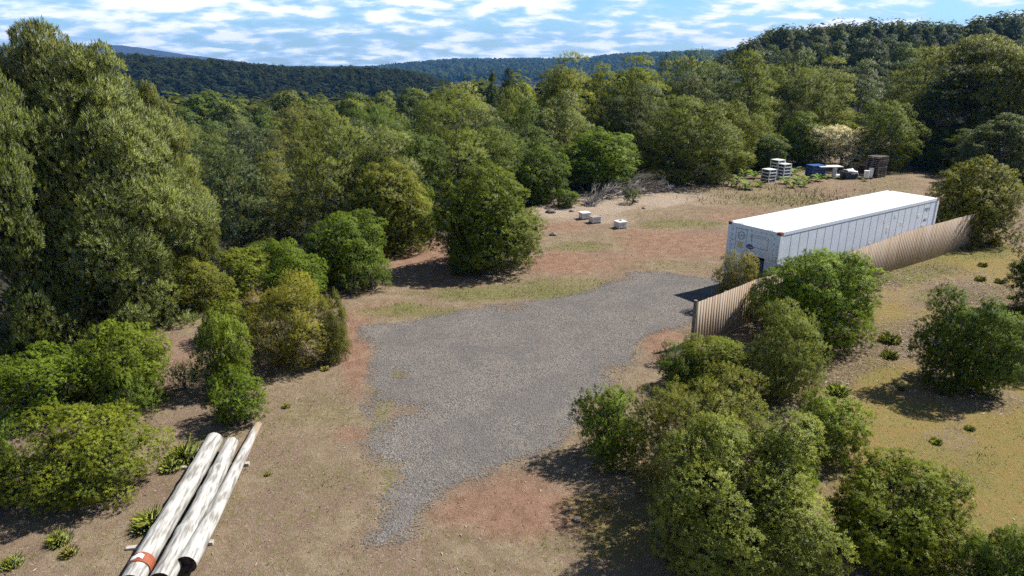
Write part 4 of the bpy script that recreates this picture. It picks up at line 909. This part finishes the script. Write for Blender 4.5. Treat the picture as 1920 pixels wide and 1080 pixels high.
# ------------------------------------------------------------------ logs
def log(p0, p1, r0, r1, name, label, seed, z0=.0, z1=.0, extra=None):
    r = random.Random(seed); L = math.dist(p0, p1); a = math.atan2(p1[1]-p0[1], p1[0]-p0[0])
    o = empty(name, (p0[0], p0[1], z0), a)
    n, sN = 26, 22; V = []
    bx = [math.sin(i*.2+seed)*.014+r.uniform(-.002, .002) for i in range(n)]
    for i in range(n):
        t = i/(n-1); q = r0+(r1-r0)*t
        if i in (7, 14, 18): q *= 1+.05*(seed % 3)
        for k in range(sN):
            th = 2*math.pi*k/sN; g_ = q*(1+.012*math.sin(3*th+seed)+.008*math.sin(2*th+i*.25)+r.uniform(-.006, .006))
            V.append((t*L, math.cos(th)*g_+bx[i]*1.3, math.sin(th)*g_+q+(z1-z0)*t))
    Fc = [(i*sN+k, (i+1)*sN+k, (i+1)*sN+(k+1) % sN, i*sN+(k+1) % sN) for i in range(n-1) for k in range(sN)]
    b = MB().add(V, Fc).build('trunk', M['log'], o, smooth=True)
    for e, nm in ((0, 'cut_end'), (n-1, 'cut_end')):
        rim = V[e*sN:(e+1)*sN]; cx = sum(p[0] for p in rim)/sN; cy = sum(p[1] for p in rim)/sN; cz = sum(p[2] for p in rim)/sN
        sg = 1 if e == 0 else -1
        ins = [(x+.02*sg, cy+(y-cy)*.86, cz+(z-cz)*.86) for x, y, z in rim]; c_ = [(cx+.03*sg+r.uniform(-.01, .01), cy, cz)]
        W = rim+ins+c_; f = [(k, (k+1) % sN, sN+(k+1) % sN, sN+k) for k in range(sN)]+[(sN+k, sN+(k+1) % sN, 2*sN) for k in range(sN)]
        MB().add(W, f).build(nm, M['log_end'] if e == 0 else M['pale_log'], o)
    tag(o, label, 'log', 'logs lying side by side'); return o, L, V
A0 = at(247, 1098, .25); A1 = at(402, 826, .22); B0 = at(303, 1096, .25); B1 = at(436, 832, .2); C0 = at(350, 1064, .22); C1 = at(486, 797, .08)
def ext(p0, p1, k): return (p0[0]-(p1[0]-p0[0])*k, p0[1]-(p1[1]-p0[1])*k)
la, LA, VA = log(ext(A0, A1, .0), A1, .20, .20, 'log', 'thick weathered log with an orange and white band, farthest from the gravel', 1, .09, .05)
lb, LB, VB = log(B0, B1, .21, .17, 'log', 'grey weathered log in the middle between two others', 2, .09, .05)
lc, LC, VC = log(C0, C1, .19, .09, 'log', 'bleached tapering log with a dark cut end, nearest the gravel', 3, .09, .02)
bn = MB(); n = 28; x0, x1 = LA*.07, LA*.118
for (xa, xb, rr_, mt, nm, th0, th1) in ((x0, x1, .214, 'orange', 'orange_band', 0, 2*math.pi), (x0+.07, x1-.06, .224, 'white', 'white_patch', .15*math.pi, .62*math.pi)):
    V = []; q = 24
    for x in (xa, xb):
        for R__ in (rr_, rr_-.012):
            for k in range(q+1):
                th = th0+(th1-th0)*k/q; V.append((x+(.02*math.sin(k*.45) if nm == 'white_patch' else 0), math.cos(th)*R__+.01, math.sin(th)*R__+.20))
    w = q+1; Fc = []
    for k in range(q):
        Fc += [(k, k+1, 2*w+k+1, 2*w+k), (w+k, 3*w+k, 3*w+k+1, w+k+1), (k, w+k, w+k+1, k+1), (2*w+k, 2*w+k+1, 3*w+k+1, 3*w+k)]
    MB().add(V, Fc).build(nm, M[mt], la, smooth=False)
for (px, py, lab) in ((455, 873, 'short grey batten sticking out from under the far half of the logs'), (385, 1019, 'short grey batten sticking out from under the near half of the logs')):
    x, y = at(px, py); aa = math.atan2(A1[1]-A0[1], A1[0]-A0[0])-math.pi/2
    o = empty('batten', (x, y, tz(x, y)), aa)
    m_ = MB().box(-1.5, .16, -.05, .05, .0, .075); b = m_.build('batten', M['batten'], None, bevel=.006); b.location = (x, y, tz(x, y)); b.rotation_euler = (0, 0, aa); bpy.data.objects.remove(o)
    tag(b, lab, 'batten', 'battens under the logs')

# ------------------------------------------------------------------ hives
def hive(px, py, rz, label, brick=False, blue=False):
    x, y = at(px, py); o = empty('beehive', (x, y, tz(x, y)), rz); tag(o, label, 'beehive', 'white beehives on the bare ground')
    w, d, h = .27, .27, .36
    MB().box(-w, w, -d, d, .04, h).build('hive_body', M['boxwhite'], o, bevel=.006)
    if blue: MB().box(-w-.015, w+.015, -d-.015, d+.015, h, h+.02).build('lid', M['stone'], o)
    else: MB().box(-w-.02, w+.02, -d-.02, d+.02, h, h+.05).build('lid', M['white'], o, bevel=.006)
    MB().box(-.20, -.03, -d-.012, -d, .05, .075).box(.03, .20, -d-.012, -d, .05, .075).build('entrance', M['darkblue'], o)
    MB().box(-.012, .012, -d-.008, -d, .09, h-.02).box(-.18, -.08, -d-.012, -d, .22, .25).box(.08, .18, -d-.012, -d, .22, .25).build('divider', M['seam'], o)
    MB().box(-w, -w+.06, -d, d, 0, .04).box(w-.06, w, -d, d, 0, .04).build('foot', M['oldwood'], o)
    if brick:
        b = MB().box(-.09, .09, -.05, .05, 0, .06).build('brick', M['stone'], None, bevel=.01); b.location = (x, y, tz(x, y)+h+.05); b.rotation_euler = (0, 0, rz+.4)
        tag(b, 'small grey brick holding down the lid of the rightmost hive', 'brick')
hive(1096, 409, .35, 'white beehive, farthest left and farthest back of the three')
hive(1115, 417, .35, 'middle beehive with a dark thin lid, paler blue in the light', blue=True)
hive(1163, 427, .45, 'white beehive with a brick on its lid, nearest the container', brick=True)
# ------------------------------------------------------------------ crates, table, tub, pallets
def crate_meshes(w, d, h, mat):
    m1 = MB()
    for sx in (-1, 1):
        for sy in (-1, 1): m1.box(sx*w-.03*(sx > 0)-.03*(sx > 0), sx*w+.06*(sx < 0), sy*d-.06*(sy > 0), sy*d+.06*(sy < 0), 0, h)
    m1.box(-w+.005, w-.005, -d+.005, d-.005, h-.05, h-.005)
    m1.box(-w, w, -d-.004, -d+.02, 0, .03).box(-w, w, d-.02, d+.004, 0, .03).box(-w-.004, -w+.02, -d, d, 0, .03).box(w-.02, w+.004, -d, d, 0, .03)
    m1.box(-w, w, -d-.006, -d+.02, h-.055, h).box(-w, w, d-.02, d+.006, h-.055, h).box(-w-.006, -w+.02, -d, d, h-.055, h).box(w-.02, w+.006, -d, d, h-.055, h)
    m2 = MB().box(-w+.05, w-.05, -d+.05, d-.05, .02, h-.055)
    return m1.build('shell', M[mat], link=False), m2.build('recess', M['darkblue'], link=False)
def stack(px, py, n, w, d, h, mat, name, cat, group, lab, rz=.25, x=None):
    x, y = at(px, py); g_ = tz(x, y); a, b = crate_meshes(w, d, h, mat); r = random.Random(px)
    for i in range(n):
        o = empty(name, (x+r.uniform(-.015, .015), y+r.uniform(-.015, .015), g_+i*(h+.003)), rz+r.uniform(-.02, .02))
        tag(o, lab(i, n), cat, group)
        for me_, nm in ((a, 'shell'), (b, 'recess')):
            c = bpy.data.objects.new(nm, me_); c.parent = o; col.objects.link(c)
def lvl(i, n):
    return 'topmost' if i == n-1 else 'bottom' if i == 0 else ORD[i]+' from the ground'
stack(1440, 341, 4, .40, .40, .24, 'boxwhite', 'white_crate', 'crate', 'white crates in three stacks', lambda i, n: f'white crate, {lvl(i, n)} in the lowest stack at the left', rz=.5)
stack(1455, 334, 6, .40, .40, .24, 'boxwhite', 'white_crate', 'crate', 'white crates in three stacks', lambda i, n: f'white crate, {lvl(i, n)} in the tall stack at the back', rz=.5)
stack(1467, 336, 5, .40, .40, .24, 'boxwhite', 'white_crate', 'crate', 'white crates in three stacks', lambda i, n: f'white crate, {lvl(i, n)} in the stack at the right', rz=.5)
stack(1527, 332, 4, .58, .48, .24, 'bluecrate', 'blue_crate', 'crate', 'blue crates in a stack', lambda i, n: f'blue plastic crate, {lvl(i, n)} in the stack left of the white table', rz=.2)
x, y = at(1552, 333); tb = empty('table', (x, y, tz(x, y)), .08); tag(tb, 'white board table with a round white leg beside the blue crates', 'table')
MB().box(-.95, .95, -.45, .45, .86, .91).build('tabletop', M['white'], tb, bevel=.008)
MB().tube([(.5, 0, 0), (.5, 0, .86)], [.17, .17], 16).build('leg', M['boxwhite'], tb); MB().tube([(-.7, 0, 0), (-.7, 0, .86)], [.05, .05], 10).build('leg', M['seam'], tb)
x, y = at(1571, 331); o = MB().box(-.4, .4, -.3, .3, 0, .12).build('white_slab', M['boxwhite'], None, bevel=.02); o.location = (x, y, tz(x, y)); tag(o, 'low white slab on the ground between table and dark tub', 'slab')
x, y = at(1589, 335); tubo = empty('tub', (x, y, tz(x, y)), .15); tag(tubo, 'dark plastic tub half covered by a white sheet', 'tub')
MB().add([(-.42, -.36, 0), (.42, -.36, 0), (.42, .36, 0), (-.42, .36, 0), (-.52, -.44, .52), (.52, -.44, .52), (.52, .44, .52), (-.52, .44, .52)], [(0, 3, 2, 1), (4, 5, 6, 7), (0, 1, 5, 4), (1, 2, 6, 5), (2, 3, 7, 6), (3, 0, 4, 7)]).build('tub_body', M['tub'], tubo, bevel=.02)
MB().box(-.55, .55, -.47, .47, .5, .56).build('rim', M['tub'], tubo, bevel=.01)
nn_ = 14; V = []; r = random.Random(8)
for j in range(nn_):
    for i in range(nn_):
        u, w = i/(nn_-1), j/(nn_-1); X = -.30+u*.95; Y = -.40+w*.95; Z = .66+.10*math.sin(u*5)*math.sin(w*4)+r.uniform(-.02, .02)
        if i == nn_-1: Z = .05+.08*r.random(); X -= .05
        elif i == nn_-2: Z = .45
        if j == 0: Z -= .28*(1-abs(u-.5)); Y -= .04
        V.append((X, Y, Z))
sh = MB().add(V, [(j*nn_+i, j*nn_+i+1, (j+1)*nn_+i+1, (j+1)*nn_+i) for j in range(nn_-1) for i in range(nn_-1)]).build('sheet', M['boxwhite'], None, smooth=True)
sh.location = (x+.05, y, tz(x, y)); so = sh.modifiers.new('thick', 'SOLIDIFY'); so.thickness = .012; tag(sh, 'crumpled white sheet draped over the dark tub', 'sheet')
def pallet_mesh(w=.6, d=.55):
    m1 = MB()
    for k in range(3): m1.box(-w, w, -d+.02+k*(d-.06), -d+.10+k*(d-.06), .022, .115)
    m2 = MB()
    for k in range(6):
        x = -w+k*(2*w-.13)/5; m2.box(x, x+.13, -d, d, .115, .137)
    for k in range(3):
        x = -w+k*(2*w-.13)/2; m2.box(x, x+.13, -d, d, 0, .022)
    return m1.build('bearer', M['oldwood'], link=False), m2.build('deck_board', M['batten2'], link=False)
pm = pallet_mesh()
x, y = at(1640, 331); g_ = tz(x, y); r = random.Random(5); NPAL = 12
for i in range(NPAL+1):
    low = i == NPAL
    if low: X, Y = at(1616, 334); z = tz(X, Y); a = .05
    else: X, Y, z, a = x+r.uniform(-.03, .03), y+r.uniform(-.03, .03), g_+i*.14, .55+r.uniform(-.05, .05)
    o = empty('pallet', (X, Y, z), a); tag(o, 'single pale pallet lying flat on the ground under the white buckets' if low else f'dark timber pallet, {lvl(i, NPAL)} in the pallet tower', 'pallet', None if low else 'pallets in a tower')
    for me_, nm in zip(pm, ('bearer', 'deck_board')):
        c = bpy.data.objects.new(nm, me_); c.parent = o; col.objects.link(c)
for (px, py, h, rr_, lab) in ((1624, 333, .52, .20, 'left white bucket on the pallet, shorter and round'), (1632, 330, .62, .19, 'right white bucket beside the pallet tower, taller')):
    X, Y = at(px, py, .14); o = empty('bucket', (X, Y, tz(X, Y)+.137)); tag(o, lab, 'bucket', 'white buckets on the pallet')
    MB().tube([(0, 0, 0), (0, 0, h)], [rr_*.88, rr_], 20).build('bucket_body', M['boxwhite'], o, smooth=False)
    MB().tube([(0, 0, h-.01), (0, 0, h+.03)], [rr_+.012, rr_+.012], 20).build('lid', M['white'], o)
# ------------------------------------------------------------------ brushwood, fallen log
def dead_branch(px, py, h, spread, n, lean, label, seed, mat='twig', name='dead_branch'):
    x, y = at(px, py); r = random.Random(seed); h *= .85; o = empty(name, (x, y, tz(x, y))); tag(o, label, 'dead branch', 'cut branches of the brushwood pile')
    mb = MB()
    for i in range(n):
        a = lean+r.gauss(0, spread); L = h*r.uniform(.5, 1.25); up = r.uniform(.1, .9); P_ = []; q = Vector((r.uniform(-.3, .3), r.uniform(-.3, .3), .03)); d = Vector((math.cos(a), math.sin(a)*.7, up)).normalized()
        for k in range(7):
            P_.append(q.copy()); q = q+d*L/6; d = (d+Vector((r.uniform(-.18, .18), r.uniform(-.18, .18), -.13 if k > 1 else .02))).normalized(); q.z = max(q.z, .03)
        w = .022+.035*r.random()**3; mb.tube(P_, [w*(1-.13*k) for k in range(7)], 4, cap=False)
        for s_ in range(3):
            k = r.randint(2, 5); b = P_[k]; dd = (d+Vector((r.uniform(-1, 1), r.uniform(-1, 1), r.uniform(-.2, .8)))).normalized(); mb.tube([b, b+dd*L*.15, b+dd*L*.3+Vector((0, 0, -.03))], [w*.5, w*.4, w*.15], 3, cap=False)
    mb.build('branches', M[mat], o); return o
dead_branch(1108, 380, 1.9, .45, 34, .9, 'grey dead branch fan curving up at the left end of the pile', 1)
dead_branch(1104, 386, 1.0, .9, 60, 1.2, 'low tangle of fine grey twigs at the left end of the pile', 2)
dead_branch(1125, 372, 2.2, .35, 40, .4, 'long grey arched branches beside the left fan of the pile', 3)
dead_branch(1165, 368, 2.4, .4, 36, .5, 'dark arched dead branches in the middle of the pile', 4)
dead_branch(1190, 362, 2.4, .5, 46, .6, 'fine brown branches behind the middle of the pile', 5, 'bark')
dead_branch(1215, 360, 1.8, .5, 40, .3, 'fine grey branches at the right end of the pile', 6)
dead_branch(1150, 362, 1.9, .7, 30, 2.2, 'grey branches leaning left at the back of the pile', 7)
def fallen(pts, r0, r1, label, group='fallen timber by the brushwood'):
    W = [at(*p) for p in pts]; x, y = W[0]; P_ = [(a-x, b-y, r0+.02+(p[2] if len(p) > 2 else 0)) for (a, b), p in zip([at(p[0], p[1]) for p in pts], pts)]
    o = MB().tube(P_, list(np.linspace(r0, r1, len(P_))), 10, rng=random.Random(3), rough=.1).build('fallen_log', M['pale_log'], None, smooth=True); o.location = (x, y, tz(x, y)); tag(o, label, 'log', group)
at3 = at
fallen([(1226, 361), (1240, 357), (1252, 354), (1262, 350)], .06, .15, 'bleached fallen log at the right end of the brushwood pile')
fallen([(1255, 352), (1263, 348), (1258, 345)], .07, .06, 'short bleached root hooked over the fallen log')
fallen([(1130, 375), (1150, 368), (1175, 357)], .07, .05, 'pale branch slanting through the middle of the brushwood')
fallen([(1142, 374), (1160, 372), (1185, 366)], .045, .03, 'thin pale branch in front of the brushwood pile')
for (px, py, s, lab) in ((1192, 379, .22, 'dark stump like clod at the right front of the brushwood'), (1072, 396, .16, 'dark clod on the pale bank left of the hives'), (1033, 398, .30, 'dark earth clod at the left end of the bank'), (1038, 440, .22, 'dark clod beside the lone round tree'), (1015, 471, .14, 'small dark clod on the grass right of the lone tree'), (1272, 361, .2, 'dark clod right of the fallen log'), (1207, 391, .12, 'small dark stick on the pale ground behind the hives'), (1082, 973, .10, 'small dark clod near the lower shadow')):
    x, y = at(px, py); r = np.random.default_rng(px); n = 90; ph = np.arccos(1-2*(np.arange(n)+.5)/n); th = np.arange(n)*2.39996
    import bmesh
    bm = bmesh.new(); bmesh.ops.create_icosphere(bm, subdivisions=3, radius=1)
    for v in bm.verts:
        q = 1+.35*(float(fbm(v.co.x*2+px, v.co.y*2+v.co.z*1.7, .8, 5))-.5)*2+r.uniform(-.04, .04); v.co *= q*s; v.co.z *= .55
    me = bpy.data.meshes.new('earth_clod'); bm.to_mesh(me); bm.free(); me.materials.append(M['bark'])
    o = bpy.data.objects.new('earth_clod', me); o.location = (x, y, tz(x, y)+s*.15); col.objects.link(o); tag(o, lab, 'clod', 'earth clods on the clearing')

# ------------------------------------------------------------------ light, sky, haze
SUN = Vector((.93, .36, 1.19)).normalized()
EL = math.asin(SUN.z); AZ = math.atan2(SUN.x, SUN.y)
L = bpy.data.lights.new('sun', 'SUN'); L.energy = 5.0; L.angle = R_(.5); L.color = (1, .955, .88)
so_ = bpy.data.objects.new('sun', L); so_.rotation_euler = SUN.to_track_quat('Z', 'Y').to_euler(); so_.location = (20, 10, 40); col.objects.link(so_)
w = bpy.data.worlds.new('World'); sc.world = w; w.use_nodes = True; nt = w.node_tree; bg = nt.nodes['Background']
sky = nt.nodes.new('ShaderNodeTexSky'); sky.sky_type = 'NISHITA'; sky.sun_disc = False; sky.sun_elevation = EL; sky.sun_rotation = AZ; sky.altitude = 500; sky.ozone_density = 3.0; sky.air_density = 1.0; sky.dust_density = .3
tc = nt.nodes.new('ShaderNodeTexCoord'); sx = nt.nodes.new('ShaderNodeSeparateXYZ'); nt.links.new(tc.outputs['Generated'], sx.inputs[0])
zc = math_(nt, 'ADD', math_(nt, 'MAXIMUM', sx.outputs[2], -.05), .2)
cb = nt.nodes.new('ShaderNodeCombineXYZ'); nt.links.new(math_(nt, 'DIVIDE', sx.outputs[0], zc), cb.inputs[0]); nt.links.new(math_(nt, 'DIVIDE', sx.outputs[1], zc), cb.inputs[1])
n1 = noise(nt, cb.outputs[0], 4.2, 6, .5, dist=.2); n2 = noise(nt, cb.outputs[0], 1.0, 3, .5); n3 = noise(nt, cb.outputs[0], 13, 6, .6)
cv = math_(nt, 'ADD', n1, math_(nt, 'MULTIPLY', math_(nt, 'SUBTRACT', n2, .5), .5)); cv = math_(nt, 'ADD', cv, math_(nt, 'MULTIPLY', math_(nt, 'SUBTRACT', n3, .5), .2))
cm = math_(nt, 'MULTIPLY', smooth_(nt, cv, .34, .58), smooth_(nt, sx.outputs[2], .11, .3, 1.0, .08))
skyc = mixc(nt, 1.0, sky.outputs[0], mixc(nt, smooth_(nt, sx.outputs[2], .10, .3), (1.15, 1.6, 2.1), (.75, .85, .95)), 'MULTIPLY')  # boosts the low sky, dims the unseen sky overhead to deepen shadows
cl_c = mixc(nt, smooth_(nt, cv, .42, .66), (8.6, 12.0, 16.2), (18, 18, 18.2))
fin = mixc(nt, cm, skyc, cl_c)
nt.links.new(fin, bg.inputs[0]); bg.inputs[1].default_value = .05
hz = MB().box(gx[0]-50, gx[-1]+50, gy[0]-20, gy[-1]+50, -60, 125).build('haze', None); tag(hz, 'thin blue haze over the distant hills', 'haze', kind='stuff')
hm = bpy.data.materials.new('haze'); hm.use_nodes = True; hn = hm.node_tree
for n_ in list(hn.nodes):
    if n_.type == 'BSDF_PRINCIPLED': hn.nodes.remove(n_)
pv = hn.nodes.new('ShaderNodeVolumePrincipled'); pv.inputs['Color'].default_value = (.12, .40, 1, 1); pv.inputs['Density'].default_value = .00014; pv.inputs['Anisotropy'].default_value = 0.0
hn.links.new(pv.outputs[0], [n_ for n_ in hn.nodes if n_.type == 'OUTPUT_MATERIAL'][0].inputs['Volume'])
hz.data.materials.append(hm)

sc.view_settings.view_transform = 'Standard'; sc.view_settings.look = 'None'; sc.view_settings.gamma = 1; sc.view_settings.exposure = 0.66
cy = sc.cycles; cy.max_bounces = 6; cy.diffuse_bounces = 2; cy.glossy_bounces = 2; cy.transmission_bounces = 3; cy.transparent_max_bounces = 4; cy.volume_bounces = 0
cy.use_denoising = False; cy.denoiser = 'OPENIMAGEDENOISE'; cy.sample_clamp_indirect = 5; cy.caustics_reflective = False; cy.caustics_refractive = False
cy.use_adaptive_sampling = True; cy.adaptive_threshold = .02
sc.render.resolution_x = 1024; sc.render.resolution_y = 576
print('faces', sum(len(m.polygons) for m in bpy.data.meshes))
